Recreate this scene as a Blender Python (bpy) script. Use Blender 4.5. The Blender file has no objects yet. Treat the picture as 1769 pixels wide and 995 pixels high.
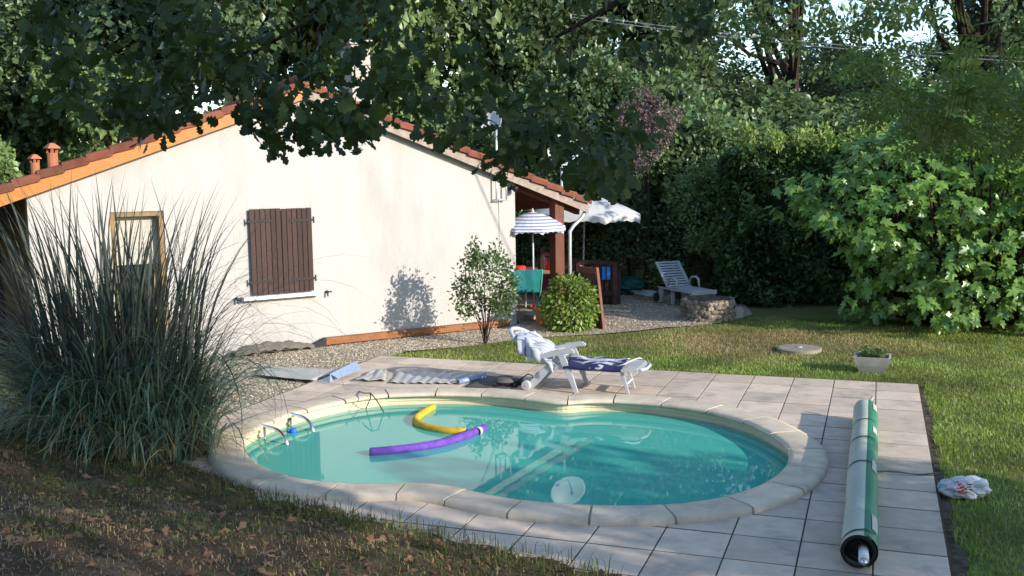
import bpy, math, random
import numpy as np
from mathutils import Vector, Matrix
random.seed(7); rng = np.random.default_rng(7)
R = math.radians
SC = bpy.context.scene
COL = SC.collection

# ------------------------------------------------------------------ camera
CAM_H, CAM_F, PITCH, ROLL = 2.762, 1768.5, 0.11684, -0.0145
PW, PH = 1769, 995
def cam_axes():
    c, s = math.cos(PITCH), math.sin(PITCH)
    fw, up, rt = np.array([0, c, -s]), np.array([0, s, c]), np.array([1.0, 0, 0])
    cr, sr = math.cos(ROLL), math.sin(ROLL)
    return fw, rt * cr + up * sr, -rt * sr + up * cr
FW, RT, UP = cam_axes()
cam = bpy.data.cameras.new("camera"); cam_o = bpy.data.objects.new("camera", cam); COL.objects.link(cam_o)
cam.sensor_width = 36; cam.lens = CAM_F / PW * 36; cam.clip_start = .05; cam.clip_end = 900
m = Matrix.Identity(4)
for r_ in range(3):
    m[r_][0] = RT[r_]; m[r_][1] = UP[r_]; m[r_][2] = -FW[r_]
m[2][3] = CAM_H
cam_o.matrix_world = m
SC.camera = cam_o

# ------------------------------------------------------------------ light
SUN_AZ, SUN_EL = 124.5, 19.5            # azimuth from +Y towards +X
w = bpy.data.worlds.new("World"); SC.world = w; w.use_nodes = True
nt = w.node_tree
sky = nt.nodes.new("ShaderNodeTexSky"); sky.sky_type = 'NISHITA'; sky.sun_disc = False
sky.sun_elevation = R(SUN_EL); sky.sun_rotation = R(SUN_AZ); sky.air_density = 1.0; sky.dust_density = .25; sky.ozone_density = 2.0
nt.links.new(sky.outputs[0], nt.nodes["Background"].inputs[0])
nt.nodes["Background"].inputs[1].default_value = 0.15
sl = bpy.data.lights.new("sun", 'SUN'); sl.energy = 3.0; sl.angle = R(.55); sl.color = (1, .925, .82)
so = bpy.data.objects.new("sun", sl); COL.objects.link(so)
sd = Vector((math.sin(R(SUN_AZ)) * math.cos(R(SUN_EL)), math.cos(R(SUN_AZ)) * math.cos(R(SUN_EL)), math.sin(R(SUN_EL))))
so.rotation_euler = sd.to_track_quat('Z', 'Y').to_euler(); so.location = (20, -20, 30)
SC.view_settings.view_transform = 'Standard'; SC.view_settings.look = 'None'
SC.view_settings.exposure = 1.25; SC.view_settings.gamma = 1
SC.cycles.max_bounces = 8; SC.cycles.transparent_max_bounces = 12

# ------------------------------------------------------------------ where things stand (measured from the photograph)
def ray(px, py):
    d = FW * CAM_F + RT * (px - PW / 2) - UP * (py - PH / 2)
    return d / np.linalg.norm(d)
def G(px, py, z=0.0):
    d = ray(px, py); t = (z - CAM_H) / d[2]
    return np.array([t * d[0], t * d[1], z])
def at(px, py, Y):
    d = ray(px, py); t = Y / d[1]
    return np.array([t * d[0], Y, CAM_H + t * d[2]])
WA = np.array([-4.409, 15.502, 0]); WD = np.array([.8564, .5164, 0]); WN = np.array([.5164, -.8564, 0])
def WU(u, z, off=0.0):
    return WA + WD * u + WN * off + np.array([0, 0, z])
def wall_px(px, py, off=0.0):
    d = ray(px, py); O = np.array([0, 0, CAM_H]); t = ((WA + WN * off - O) @ WN) / (d @ WN)
    X = O + t * d
    return (X - WA) @ WD, X[2]
TH = 0.34424
DA = np.array([math.sin(TH), math.cos(TH), 0]); DB = np.array([-math.cos(TH), math.sin(TH), 0]); D0 = np.array([2.8746, 6.4572, 0])
def deck(i, j, z=0.0):
    return D0 + DB * (.5 * i) + DA * (.5 * j) + np.array([0, 0, z])
def mound(x, y):
    s = -((x + 2.5) * .529 + (y - 8.75) * .849)
    s = s + .38 / (1 + np.exp(-np.clip((-x - 2.55) / .13, -40, 40)))
    k = 5.0
    sp = np.where(k * s > 30, s, np.log1p(np.exp(np.clip(k * s, -60, 30))) / k)
    z = .2 * sp
    bump = .05 * np.sin(x * 1.7 + .6) * np.sin(y * 1.3 + 1.1) + .02 * np.sin(x * 5.1 + y * 3.7)
    sg = lambda t: 1 / (1 + np.exp(-np.clip(t, -40, 40)))
    return z + bump * np.clip(sp, 0, 1) + .25 * sg((-x - 4.35) / .22) * sg((s + .15) * 5)
LAWN_Z = -.05
def ground_z(x, y):
    return LAWN_Z + mound(np.asarray(x, float), np.asarray(y, float))

# ------------------------------------------------------------------ scene graph helpers
def wloc(o):
    v = np.zeros(3)
    while o is not None:
        v = v + np.array(o.location); o = o.parent
    return v
def tag(o, label=None, cat=None, group=None, kind=None):
    if label: o['label'] = label
    if cat: o['category'] = cat
    if group: o['group'] = group
    if kind: o['kind'] = kind
    return o
def thing(name, label, cat, loc=(0, 0, 0), group=None):
    o = bpy.data.objects.new(name, None); COL.objects.link(o)
    o.location = tuple(float(v) for v in loc); o.empty_display_size = .1
    return tag(o, label, cat, group)
def link(name, me, mat, parent=None, kind=None):
    o = bpy.data.objects.new(name, me); COL.objects.link(o)
    if mat is not None and not me.materials: me.materials.append(mat)
    if parent is not None: o.parent = parent
    if kind: o['kind'] = kind
    return o
def copy_tree(o, parent=None):
    c = o.copy(); COL.objects.link(c); c.parent = parent
    for ch in list(o.children): copy_tree(ch, c)
    return c

class MB:
    """collects shapes, then links them as one mesh object"""
    def __init__(s): s.v = []; s.f = []
    def add(s, vs, fs):
        n = len(s.v); s.v += [tuple(map(float, v)) for v in vs]; s.f += [tuple(i + n for i in f) for f in fs]; return s
    def box(s, c, size, ax=None):
        ax = np.eye(3) if ax is None else np.asarray(ax, float)
        h = np.asarray(size) / 2; c = np.asarray(c, float)
        vs = [c + ax[0] * h[0] * i + ax[1] * h[1] * j + ax[2] * h[2] * k for i in (-1, 1) for j in (-1, 1) for k in (-1, 1)]
        return s.add(vs, [(0, 1, 3, 2), (4, 6, 7, 5), (0, 4, 5, 1), (2, 3, 7, 6), (0, 2, 6, 4), (1, 5, 7, 3)])
    def bar(s, a, b, w, h, up=(0, 0, 1)):
        a = np.asarray(a, float); b = np.asarray(b, float); d = b - a; L = np.linalg.norm(d); d = d / L
        x = np.cross(d, up); x /= np.linalg.norm(x); y = np.cross(x, d)
        return s.box((a + b) / 2, (L, w, h), (d, x, y))
    def tube(s, pts, r, n=8, cap=True):
        pts = [np.asarray(p, float) for p in pts]
        rs = r if hasattr(r, '__len__') else [r] * len(pts)
        vs, fs = [], []; ref = None
        for i, p in enumerate(pts):
            d = pts[min(i + 1, len(pts) - 1)] - pts[max(i - 1, 0)]; d = d / (np.linalg.norm(d) + 1e-9)
            if ref is None: ref = np.array([0, 0, 1.]) if abs(d[2]) < .9 else np.array([1., 0, 0])
            x = np.cross(ref, d); x /= np.linalg.norm(x) + 1e-9; y = np.cross(d, x); ref = y
            vs += [p + rs[i] * (x * math.cos(2 * math.pi * k / n) + y * math.sin(2 * math.pi * k / n)) for k in range(n)]
        for i in range(len(pts) - 1):
            for k in range(n):
                k2 = (k + 1) % n; fs.append((i * n + k, i * n + k2, (i + 1) * n + k2, (i + 1) * n + k))
        if cap: fs += [tuple(range(n))[::-1], tuple(range((len(pts) - 1) * n, len(pts) * n))]
        return s.add(vs, fs)
    def prism(s, poly, ext):
        n = len(poly); ext = np.asarray(ext, float); poly = [np.asarray(p, float) for p in poly]
        vs = poly + [p + ext for p in poly]
        fs = [tuple(range(n))[::-1], tuple(range(n, 2 * n))] + [(i, (i + 1) % n, n + (i + 1) % n, n + i) for i in range(n)]
        return s.add(vs, fs)
    def grid(s, P, close_u=False):
        P = np.asarray(P, float); nu, nv = P.shape[:2]
        fs = []
        for i in range(nu if close_u else nu - 1):
            for j in range(nv - 1):
                i2 = (i + 1) % nu; fs.append((i * nv + j, i2 * nv + j, i2 * nv + j + 1, i * nv + j + 1))
        return s.add(P.reshape(-1, 3), fs)
    def lathe(s, c, prof, n=16, ax=(0, 0, 1)):
        ax = np.asarray(ax, float); ax /= np.linalg.norm(ax)
        x = np.cross(ax, (0, 1, 0) if abs(ax[1]) < .9 else (1, 0, 0)); x /= np.linalg.norm(x); y = np.cross(ax, x); c = np.asarray(c, float)
        P = [[c + ax * z + r * (x * math.cos(2 * math.pi * k / n) + y * math.sin(2 * math.pi * k / n)) for r, z in prof] for k in range(n)]
        return s.grid(P, True)
    def build(s, name, mat, parent=None, smooth=False, kind=None, bevel=0, solid=0):
        me = bpy.data.meshes.new(name); off = wloc(parent)
        me.from_pydata([tuple(np.array(v) - off) for v in s.v], [], s.f); me.update()
        if smooth: me.polygons.foreach_set("use_smooth", [True] * len(me.polygons))
        o = link(name, me, mat, parent, kind)
        if solid:
            md = o.modifiers.new("thickness", 'SOLIDIFY'); md.thickness = solid; md.offset = 0
        if bevel:
            md = o.modifiers.new("edges", 'BEVEL'); md.width = bevel; md.segments = 2; md.limit_method = 'ANGLE'
        return o

def mesh_np(name, V, F):
    """fast mesh from numpy: V (n,3), F (m,k)"""
    me = bpy.data.meshes.new(name); k = F.shape[1]
    me.vertices.add(len(V)); me.vertices.foreach_set("co", np.ascontiguousarray(V, np.float32).ravel())
    me.loops.add(F.size); me.loops.foreach_set("vertex_index", np.ascontiguousarray(F, np.int32).ravel())
    me.polygons.add(len(F)); me.polygons.foreach_set("loop_start", np.arange(0, F.size, k, dtype=np.int32))
    me.update(calc_edges=True); me.validate()
    return me
def unit(v): return v / (np.linalg.norm(v, axis=-1, keepdims=True) + 1e-9)
def frames(dirs, nrm):
    d = unit(dirs); s = unit(np.cross(d, nrm)); n = np.cross(s, d)
    return np.stack([s, d, n], -1)                     # columns side, along, normal
def scatter_mesh(name, tv, tf, pos, mats, scale):
    tv = np.asarray(tv, float); tf = np.asarray(tf, int); N = len(pos)
    V = np.einsum('nij,kj->nki', mats, tv) * np.asarray(scale).reshape(N, 1, 1) + pos[:, None, :]
    F = tf[None] + (np.arange(N) * len(tv))[:, None, None]
    return mesh_np(name, V.reshape(-1, 3), F.reshape(-1, tf.shape[1]))
def rdir(n): return unit(rng.normal(size=(n, 3)))

# ------------------------------------------------------------------ materials
def base_mat(name):
    mt = bpy.data.materials.new(name); mt.use_nodes = True
    return mt, mt.node_tree, mt.node_tree.nodes["Principled BSDF"]
def c4(c): return (c[0], c[1], c[2], 1)
def M(name, c1, c2=None, rough=.7, scale=4., detail=4., bump=0., bscale=60., rnd=0., spec=.3, metal=0., c3=None, s3=.8, mapscale=None, thr=(.35, .65), island=0.):
    mt, t, p = base_mat(name); N, L = t.nodes, t.links
    p.inputs["Roughness"].default_value = rough; p.inputs["Specular IOR Level"].default_value = spec; p.inputs["Metallic"].default_value = metal
    geo = N.new("ShaderNodeNewGeometry"); vec = geo.outputs["Position"]
    if mapscale:
        mp = N.new("ShaderNodeMapping"); mp.inputs["Scale"].default_value = mapscale; L.new(vec, mp.inputs[0]); vec = mp.outputs[0]
    col = None
    def noise(sc, det=4.):
        n = N.new("ShaderNodeTexNoise"); n.inputs["Scale"].default_value = sc; n.inputs["Detail"].default_value = det; n.inputs["Roughness"].default_value = .65; L.new(vec, n.inputs["Vector"]); return n.outputs["Fac"]
    def mix(a, b, fac):
        mx = N.new("ShaderNodeMix"); mx.data_type = 'RGBA'
        for s_, v in ((6, a), (7, b)):
            if isinstance(v, tuple): mx.inputs[s_].default_value = c4(v)
            else: L.new(v, mx.inputs[s_])
        L.new(fac, mx.inputs[0]); return mx.outputs[2]
    def ramp(f, a, b):
        mr = N.new("ShaderNodeMapRange"); mr.inputs[1].default_value = a; mr.inputs[2].default_value = b; L.new(f, mr.inputs[0]); return mr.outputs[0]
    col = c1
    if c2 is not None: col = mix(c1, c2, ramp(noise(scale, detail), *thr))
    if c3 is not None: col = mix(col, c3, ramp(noise(s3, 6), .52, .7))
    if rnd or island:
        hs = N.new("ShaderNodeHueSaturation")
        if isinstance(col, tuple): hs.inputs["Color"].default_value = c4(col)
        else: L.new(col, hs.inputs["Color"])
        src = geo.outputs["Random Per Island"] if island else N.new("ShaderNodeObjectInfo").outputs["Random"]
        mr = N.new("ShaderNodeMapRange"); k = island or rnd; mr.inputs[3].default_value = 1 - k; mr.inputs[4].default_value = 1 + k
        L.new(src, mr.inputs[0]); L.new(mr.outputs[0], hs.inputs["Value"]); col = hs.outputs[0]
    if isinstance(col, tuple): p.inputs["Base Color"].default_value = c4(col)
    else: L.new(col, p.inputs["Base Color"])
    if bump:
        b = N.new("ShaderNodeBump"); b.inputs["Strength"].default_value = bump; b.inputs["Distance"].default_value = .02
        L.new(noise(bscale, 5), b.inputs["Height"]); L.new(b.outputs[0], p.inputs["Normal"])
    return mt
def leaf_mat(name, c1, c2, trans=.3, rough=.45, spec=.4, val=.35, back=None):
    mt, t, p = base_mat(name); N, L = t.nodes, t.links
    geo = N.new("ShaderNodeNewGeometry")
    mx = N.new("ShaderNodeMix"); mx.data_type = 'RGBA'; mx.inputs[6].default_value = c4(c1); mx.inputs[7].default_value = c4(c2)
    L.new(geo.outputs["Random Per Island"], mx.inputs[0])
    nz = N.new("ShaderNodeTexNoise"); nz.inputs["Scale"].default_value = .9; L.new(geo.outputs["Position"], nz.inputs["Vector"])
    mr = N.new("ShaderNodeMapRange"); mr.inputs[1].default_value = .35; mr.inputs[2].default_value = .65; mr.inputs[3].default_value = 1 - val; mr.inputs[4].default_value = 1 + val; L.new(nz.outputs[0], mr.inputs[0])
    hs = N.new("ShaderNodeHueSaturation"); L.new(mx.outputs[2], hs.inputs["Color"]); L.new(mr.outputs[0], hs.inputs["Value"])
    L.new(hs.outputs[0], p.inputs["Base Color"]); p.inputs["Roughness"].default_value = rough; p.inputs["Specular IOR Level"].default_value = spec
    if trans:
        tr = N.new("ShaderNodeBsdfTranslucent"); h2 = N.new("ShaderNodeHueSaturation"); h2.inputs["Hue"].default_value = .48; h2.inputs["Value"].default_value = 1.3
        L.new(hs.outputs[0], h2.inputs["Color"]); L.new(h2.outputs[0], tr.inputs[0])
        ms = N.new("ShaderNodeMixShader"); ms.inputs[0].default_value = trans
        L.new(p.outputs[0], ms.inputs[1]); L.new(tr.outputs[0], ms.inputs[2]); L.new(ms.outputs[0], N["Material Output"].inputs[0])
    return mt

m_wall = M("stucco", (.455, .43, .40), (.425, .40, .37), rough=.95, scale=2.6, mapscale=(1, 1, .3), bump=.55, bscale=80, spec=.1, c3=(.375, .35, .32), s3=1.1)
m_tile = M("concrete_tile", (.60, .47, .36), (.50, .39, .295), rough=.8, scale=5, bump=.3, bscale=45, rnd=.14, spec=.35, c3=(.33, .275, .225), s3=2.2)
m_coping = M("cast_stone", (.62, .51, .38), (.52, .42, .305), rough=.8, scale=5, bump=.25, bscale=70, rnd=.07, spec=.3, c3=(.36, .30, .22), s3=2.4)
m_liner = M("cream_liner", (.62, .54, .36), (.54, .46, .30), rough=.5, scale=3, spec=.4)
m_poolfloor = M("pool_liner", (.28, .62, .54), (.24, .55, .48), rough=.6, scale=1.5)
m_lawn = M("lawn_soil", (.085, .125, .03), (.16, .145, .06), rough=1, scale=1.6, detail=8, bump=.6, bscale=60, spec=.05, c3=(.20, .15, .075), s3=.7)
m_soil = M("dark_soil", (.07, .055, .042), (.15, .12, .09), rough=1, scale=9, bump=1, bscale=40, spec=.05)
m_gravel = M("gravel_bed", (.42, .35, .26), (.22, .18, .14), rough=1, scale=55, detail=3, bump=1, bscale=90, spec=.1)
m_pebble = M("pebble", (.56, .47, .35), (.36, .30, .22), rough=.9, scale=17, island=.3, spec=.15)
m_roof = M("roof_tile_clay", (.21, .07, .042), (.14, .05, .035), rough=.85, scale=7, bump=.4, bscale=60, rnd=.25, spec=.15, c3=(.16, .09, .06), s3=3)
m_orange = M("orange_wood", (.46, .175, .035), (.37, .13, .025), rough=.5, scale=6, mapscale=(1, 1, 9), spec=.35)
m_weather = M("weathered_board", (.36, .29, .24), (.25, .2, .165), rough=.9, scale=8, spec=.1)
m_shutter = M("shutter_wood", (.066, .036, .027), (.036, .021, .018), rough=.65, scale=16, mapscale=(5, 5, .7), rnd=.22, bump=.2, bscale=90, spec=.25)
m_iron = M("black_iron", (.02, .018, .017), rough=.6)
m_brownwood = M("brown_wood", (.17, .06, .03), (.11, .038, .02), rough=.6, scale=10, mapscale=(4, 4, .6), rnd=.12, spec=.25)
m_darkwood = M("dark_wood", (.085, .045, .04), (.055, .028, .025), rough=.75, scale=10, rnd=.2, spec=.2)
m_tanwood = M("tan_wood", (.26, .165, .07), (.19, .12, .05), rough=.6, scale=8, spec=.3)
m_white = M("white_resin", (.46, .46, .47), (.41, .41, .42), rough=.4, scale=6, spec=.45)
m_whitepaint = M("white_paint", (.72, .70, .66), rough=.5, spec=.3)
m_steel = M("stainless_steel", (.62, .62, .6), rough=.18, metal=1)
m_grey = M("grey_metal", (.42, .45, .44), rough=.45, metal=.3)
m_black = M("black_plastic", (.012, .012, .013), rough=.45)
m_darkglass = M("dark_glass", (.02, .025, .022), rough=.08, spec=.6)
m_bark = M("bark", (.06, .045, .033), (.028, .021, .016), rough=1, scale=9, mapscale=(3, 3, .6), bump=1, bscale=22, spec=.1)
m_twig = M("twig_bark", (.045, .033, .025), rough=.9, spec=.1)
m_stone = M("field_stone", (.30, .25, .19), (.17, .14, .11), rough=.95, scale=9, rnd=.35, bump=.6, bscale=30, spec=.1)
m_concrete = M("concrete", (.44, .41, .36), (.35, .32, .27), rough=.9, scale=6, bump=.3, bscale=60, spec=.15)
m_greencover = M("green_vinyl", (.035, .19, .11), (.03, .155, .09), rough=.4, scale=3, spec=.45)
m_palecover = M("pale_vinyl", (.47, .48, .38), (.39, .41, .32), rough=.45, scale=3, spec=.4, mapscale=(2, 2, 2))
m_yellow = M("yellow_foam", (.68, .42, .03), (.55, .31, .025), rough=.7, scale=14, bump=.5, bscale=120, spec=.25)
m_purple = M("purple_foam", (.16, .065, .40), (.105, .04, .27), rough=.7, scale=14, bump=.5, bscale=120, spec=.3)
m_blue = M("blue_plastic", (.02, .12, .55), rough=.4)
m_tarp = M("grey_tarp", (.16, .135, .11), (.10, .085, .07), rough=.7, scale=5, spec=.3)
m_silver = M("silver_bubble_sheet", (.42, .42, .40), (.28, .28, .27), rough=.35, scale=40, spec=.5)
m_ltsheet = M("pale_grey_sheet", (.42, .41, .385), (.36, .35, .325), rough=.5, scale=5, spec=.35)
m_bluesheet = M("blue_silver_sheet", (.16, .25, .42), (.30, .36, .45), rough=.35, scale=45, spec=.5)
m_darkmat = M("dark_mat", (.09, .085, .085), rough=.8)
m_terra = M("terracotta", (.42, .16, .08), (.34, .13, .07), rough=.85, scale=9, spec=.15)
m_red = M("red_cloth", (.50, .025, .02), rough=.7)
m_maroon = M("maroon_cloth", (.22, .03, .045), (.15, .02, .03), rough=.85, scale=14)
m_teal = M("teal_canvas", (.02, .20, .20), (.016, .16, .165), rough=.7, scale=7)
m_tealtube = M("teal_tube", (.10, .42, .36), rough=.4)
m_tancloth = M("tan_wicker", (.42, .27, .13), (.33, .2, .09), rough=.8, scale=30)
m_tarpgreen = M("green_tarp", (.012, .085, .075), (.01, .06, .055), rough=.5, scale=3)
m_bluecloth = M("bright_blue_cloth", (.02, .22, .62), rough=.7)
m_terrace = M("terrace_slab", (.40, .31, .26), (.33, .26, .21), rough=.9, scale=5, bump=.2)
m_bag = M("white_plastic_bag", (.50, .50, .51), (.41, .41, .43), rough=.35, scale=10, spec=.45)
m_print = M("red_print", (.55, .06, .05), rough=.5)
m_dish = M("dish_white", (.50, .51, .50), rough=.45, spec=.4)
m_hedgeleaf = leaf_mat("hedge_leaf", (.032, .075, .018), (.07, .14, .032), .25)
m_laurel = leaf_mat("laurel_leaf", (.13, .22, .04), (.26, .33, .08), .3)
m_fig = leaf_mat("fig_leaf", (.12, .235, .04), (.20, .33, .075), .32, .33, .6, .25)
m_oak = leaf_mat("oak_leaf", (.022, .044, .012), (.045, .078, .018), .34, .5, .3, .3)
m_ash = leaf_mat("ash_leaf", (.065, .115, .022), (.125, .185, .04), .4, .5, .3, .3)
m_tree1 = leaf_mat("tree_leaf_dark", (.055, .10, .045), (.13, .19, .085), .3, .38, .55)
m_tree2 = leaf_mat("tree_leaf_mid", (.075, .13, .05), (.155, .225, .09), .3, .38, .55)
m_tree3 = leaf_mat("tree_leaf_light", (.11, .18, .055), (.20, .28, .10), .3, .4, .5)
m_plum = leaf_mat("plum_leaf", (.13, .095, .085), (.21, .165, .15), .2)
m_bushleaf = leaf_mat("bush_leaf", (.11, .19, .025), (.20, .27, .05), .3, .4, .45, .15)
m_shrubleaf = leaf_mat("shrub_leaf", (.06, .11, .03), (.125, .19, .055), .3, .4, .45, .15)
m_pampas = leaf_mat("pampas_leaf", (.04, .09, .045), (.22, .30, .19), .25, .45, .4, .2)
m_reed = leaf_mat("pampas_stem", (.03, .038, .03), (.085, .10, .072), .15, .6, .3, .2)
m_grass = leaf_mat("grass_blade", (.13, .225, .03), (.26, .31, .075), .3, .5, .3, .4)
m_dry = leaf_mat("dry_grass", (.30, .22, .10), (.44, .34, .17), .3, .6, .2, .2)
m_litter = leaf_mat("fallen_leaf", (.14, .075, .04), (.24, .14, .075), .1, .7, .2, .2)
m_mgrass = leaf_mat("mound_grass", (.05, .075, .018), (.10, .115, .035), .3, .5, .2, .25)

def towel_mat(name, a, b, sx, lo, hi, axis):
    mt, t, p = base_mat(name); N, L = t.nodes, t.links
    geo = N.new("ShaderNodeTexCoord"); wv = N.new("ShaderNodeTexWave"); wv.bands_direction = axis; wv.inputs["Scale"].default_value = sx; wv.inputs["Distortion"].default_value = 1.2; wv.inputs["Detail"].default_value = 2
    L.new(geo.outputs["Object"], wv.inputs["Vector"])
    mr = N.new("ShaderNodeMapRange"); mr.inputs[1].default_value = lo; mr.inputs[2].default_value = hi; L.new(wv.outputs["Fac"], mr.inputs[0])
    mx = N.new("ShaderNodeMix"); mx.data_type = 'RGBA'; mx.inputs[6].default_value = c4(a); mx.inputs[7].default_value = c4(b); L.new(mr.outputs[0], mx.inputs[0]); L.new(mx.outputs[2], p.inputs["Base Color"]); p.inputs["Roughness"].default_value = .95; p.inputs["Specular IOR Level"].default_value = .1
    return mt
m_towel1 = towel_mat("pale_striped_towel", (.40, .41, .44), (.11, .13, .22), 5.5, .93, .98, 'Y')
m_towel2 = M("navy_white_towel", (.03, .033, .085), (.5, .5, .54), rough=.95, scale=6.5, detail=2, spec=.1, mapscale=(.7, 1.6, 1), thr=(.54, .58))

def parasol_mat():
    mt, t, p = base_mat("striped_canvas"); N, L = t.nodes, t.links
    tc = N.new("ShaderNodeTexCoord"); sp = N.new("ShaderNodeSeparateXYZ"); L.new(tc.outputs["Object"], sp.inputs[0])
    wv = N.new("ShaderNodeMath"); wv.operation = 'MULTIPLY'; wv.inputs[1].default_value = 120; L.new(sp.outputs[2], wv.inputs[0])
    sn = N.new("ShaderNodeMath"); sn.operation = 'SINE'; L.new(wv.outputs[0], sn.inputs[0])
    gt = N.new("ShaderNodeMath"); gt.operation = 'GREATER_THAN'; gt.inputs[1].default_value = .15; L.new(sn.outputs[0], gt.inputs[0])
    mx = N.new("ShaderNodeMix"); mx.data_type = 'RGBA'; mx.inputs[6].default_value = (.62, .62, .66, 1); mx.inputs[7].default_value = (.20, .21, .31, 1); L.new(gt.outputs[0], mx.inputs[0])
    L.new(mx.outputs[2], p.inputs["Base Color"]); p.inputs["Roughness"].default_value = .9
    return mt
m_striped = parasol_mat()
m_canvas = leaf_mat("white_canvas", (.62, .61, .60), (.66, .65, .63), .3, .9, .1, .03)

def water_mat():
    mt, t, p = base_mat("pool_water"); N, L = t.nodes, t.links; N.remove(p)
    tr = N.new("ShaderNodeBsdfTransparent"); tr.inputs[0].default_value = (.30, .80, .74, 1)
    df = N.new("ShaderNodeBsdfDiffuse"); df.inputs[0].default_value = (.095, .53, .425, 1)
    m1 = N.new("ShaderNodeMixShader"); m1.inputs[0].default_value = .70; L.new(tr.outputs[0], m1.inputs[1]); L.new(df.outputs[0], m1.inputs[2])
    gl = N.new("ShaderNodeBsdfGlossy"); gl.inputs["Roughness"].default_value = .015; gl.inputs[0].default_value = (1, 1, 1, 1)
    fr = N.new("ShaderNodeFresnel"); fr.inputs[0].default_value = 1.33
    geo = N.new("ShaderNodeNewGeometry"); nz = N.new("ShaderNodeTexNoise"); nz.inputs["Scale"].default_value = 2.2; nz.inputs["Detail"].default_value = 2; L.new(geo.outputs["Position"], nz.inputs["Vector"])
    bp = N.new("ShaderNodeBump"); bp.inputs["Strength"].default_value = .007; bp.inputs["Distance"].default_value = .05; L.new(nz.outputs[0], bp.inputs["Height"])
    L.new(bp.outputs[0], gl.inputs["Normal"]); L.new(bp.outputs[0], fr.inputs["Normal"])
    m2 = N.new("ShaderNodeMixShader"); L.new(fr.outputs[0], m2.inputs[0]); L.new(m1.outputs[0], m2.inputs[1]); L.new(gl.outputs[0], m2.inputs[2])
    L.new(m2.outputs[0], N["Material Output"].inputs[0])
    return mt
m_water = water_mat()

# ================================================================== POOL OUTLINE
COPE_Z = .05
INNER_PX = [(415.4, 764), (418.5, 783), (444, 805), (495, 824), (547, 831.5), (600, 836), (655, 836), (712, 834), (735, 834.5), (778, 840.5), (819, 849), (856, 858), (907, 866), (970, 871),
            (1047, 874.5), (1105, 875), (1169, 871.5), (1242, 862), (1311, 843), (1350, 821), (1366, 802), (1371, 786), (1365, 769), (1340, 750), (1300, 729), (1249, 713), (1190, 702.5), (1124, 694.5), (1058, 690),
            (1005, 690), (975, 695), (936, 690), (887, 683.5), (836, 680), (776, 678), (719, 679), (659.7, 681), (601.6, 689.5), (547, 701.5), (494, 716), (451, 733.5), (425.6, 748.5)]
INN = np.array([G(x, y, COPE_Z)[:2] for x, y in INNER_PX])
def resample_closed(P, n, smooth=1):
    Q = np.vstack([P, P[:1]]); s = np.r_[0, np.cumsum(np.linalg.norm(np.diff(Q, axis=0), axis=1))]
    t = np.linspace(0, s[-1], n, endpoint=False)
    out = np.stack([np.interp(t, s, Q[:, k]) for k in (0, 1)], 1)
    for _ in range(smooth): out = .25 * np.roll(out, 1, 0) + .5 * out + .25 * np.roll(out, -1, 0)
    return out, s[-1]
NP_ = 208
inn, PLEN = resample_closed(INN, NP_, 5)
tan = np.roll(inn, -1, 0) - np.roll(inn, 1, 0)
for _ in range(26): tan = .25 * np.roll(tan, 1, 0) + .5 * tan + .25 * np.roll(tan, -1, 0)
tan = unit(tan); nor = np.stack([tan[:, 1], -tan[:, 0]], 1)
area = .5 * np.sum(inn[:, 0] * np.roll(inn[:, 1], -1) - np.roll(inn[:, 0], -1) * inn[:, 1])
if area < 0: nor = -nor
def off(dist, z): return np.c_[inn + nor * dist, np.full(NP_, z)]
def inside(poly, x, y):
    x = np.asarray(x, float); y = np.asarray(y, float); c = np.zeros(x.shape, bool)
    for (x1, y1), (x2, y2) in zip(poly, np.roll(poly, -1, 0)):
        hit = ((y1 > y) != (y2 > y)) & (x < (x2 - x1) * (y - y1) / (y2 - y1 + 1e-12) + x1); c ^= hit
    return c
mid = (inn + nor * .15)

# ================================================================== GROUND
gx = np.unique(np.r_[np.linspace(-160, -14, 22), np.linspace(-14, 14, 141), np.linspace(14, 160, 22)])
gy = np.unique(np.r_[np.linspace(-60, -4, 15), np.linspace(-4, 24, 141), np.linspace(24, 240, 26)])
X, Y = np.meshgrid(gx, gy, indexing='ij')
nz = np.array([[0]])
Z = ground_z(X, Y)
Z = np.where((Y > 14) & (np.abs(X) < 14), Z + .012 * np.sin(X * 2.3) * np.sin(Y * 1.9), Z)
nx, ny = len(gx), len(gy)
V = np.stack([X, Y, Z], -1).reshape(-1, 3)
i, j = np.meshgrid(np.arange(nx - 1), np.arange(ny - 1), indexing='ij')
F = np.stack([i * ny + j, (i + 1) * ny + j, (i + 1) * ny + j + 1, i * ny + j + 1], -1).reshape(-1, 4)
cen = V[F].mean(1)
keep = ~inside(mid, cen[:, 0], cen[:, 1])
# also drop the cells that would poke into the basin
keep &= ~(np.any(inside(mid, V[F][:, :, 0], V[F][:, :, 1]), axis=1))
me = mesh_np("ground", V, F[keep]); me.polygons.foreach_set("use_smooth", [True] * len(me.polygons))
link("ground", me, m_lawn, None, "structure")

def sheet(name, poly, z, mat, parent=None, kind="structure"):
    return MB().add([(p[0], p[1], z) for p in poly], [tuple(range(len(poly)))]).build(name, mat, parent, kind=kind)
def cw(poly):
    p = np.array([q[:2] for q in poly]); a = .5 * np.sum(p[:, 0] * np.roll(p[:, 1], -1) - np.roll(p[:, 0], -1) * p[:, 1])
    return p if a > 0 else p[::-1]
gravA = cw([G(*q) for q in [(372, 728), (470, 690), (535, 664), (585, 648), (650, 624), (662, 614), (700, 603), (790, 596), (860, 588), (905, 580), (935, 566), (893, 556), (390, 606), (200, 640), (200, 716)]])
gravB = cw([G(*q) for q in [(905, 580), (960, 578), (1045, 573), (1100, 568), (1150, 562), (1200, 560), (1262, 552), (1300, 540), (1280, 515), (1180, 492), (1060, 492), (960, 520), (893, 545)]])
sheet("gravel_path", gravA, LAWN_Z + .014, m_gravel)
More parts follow.
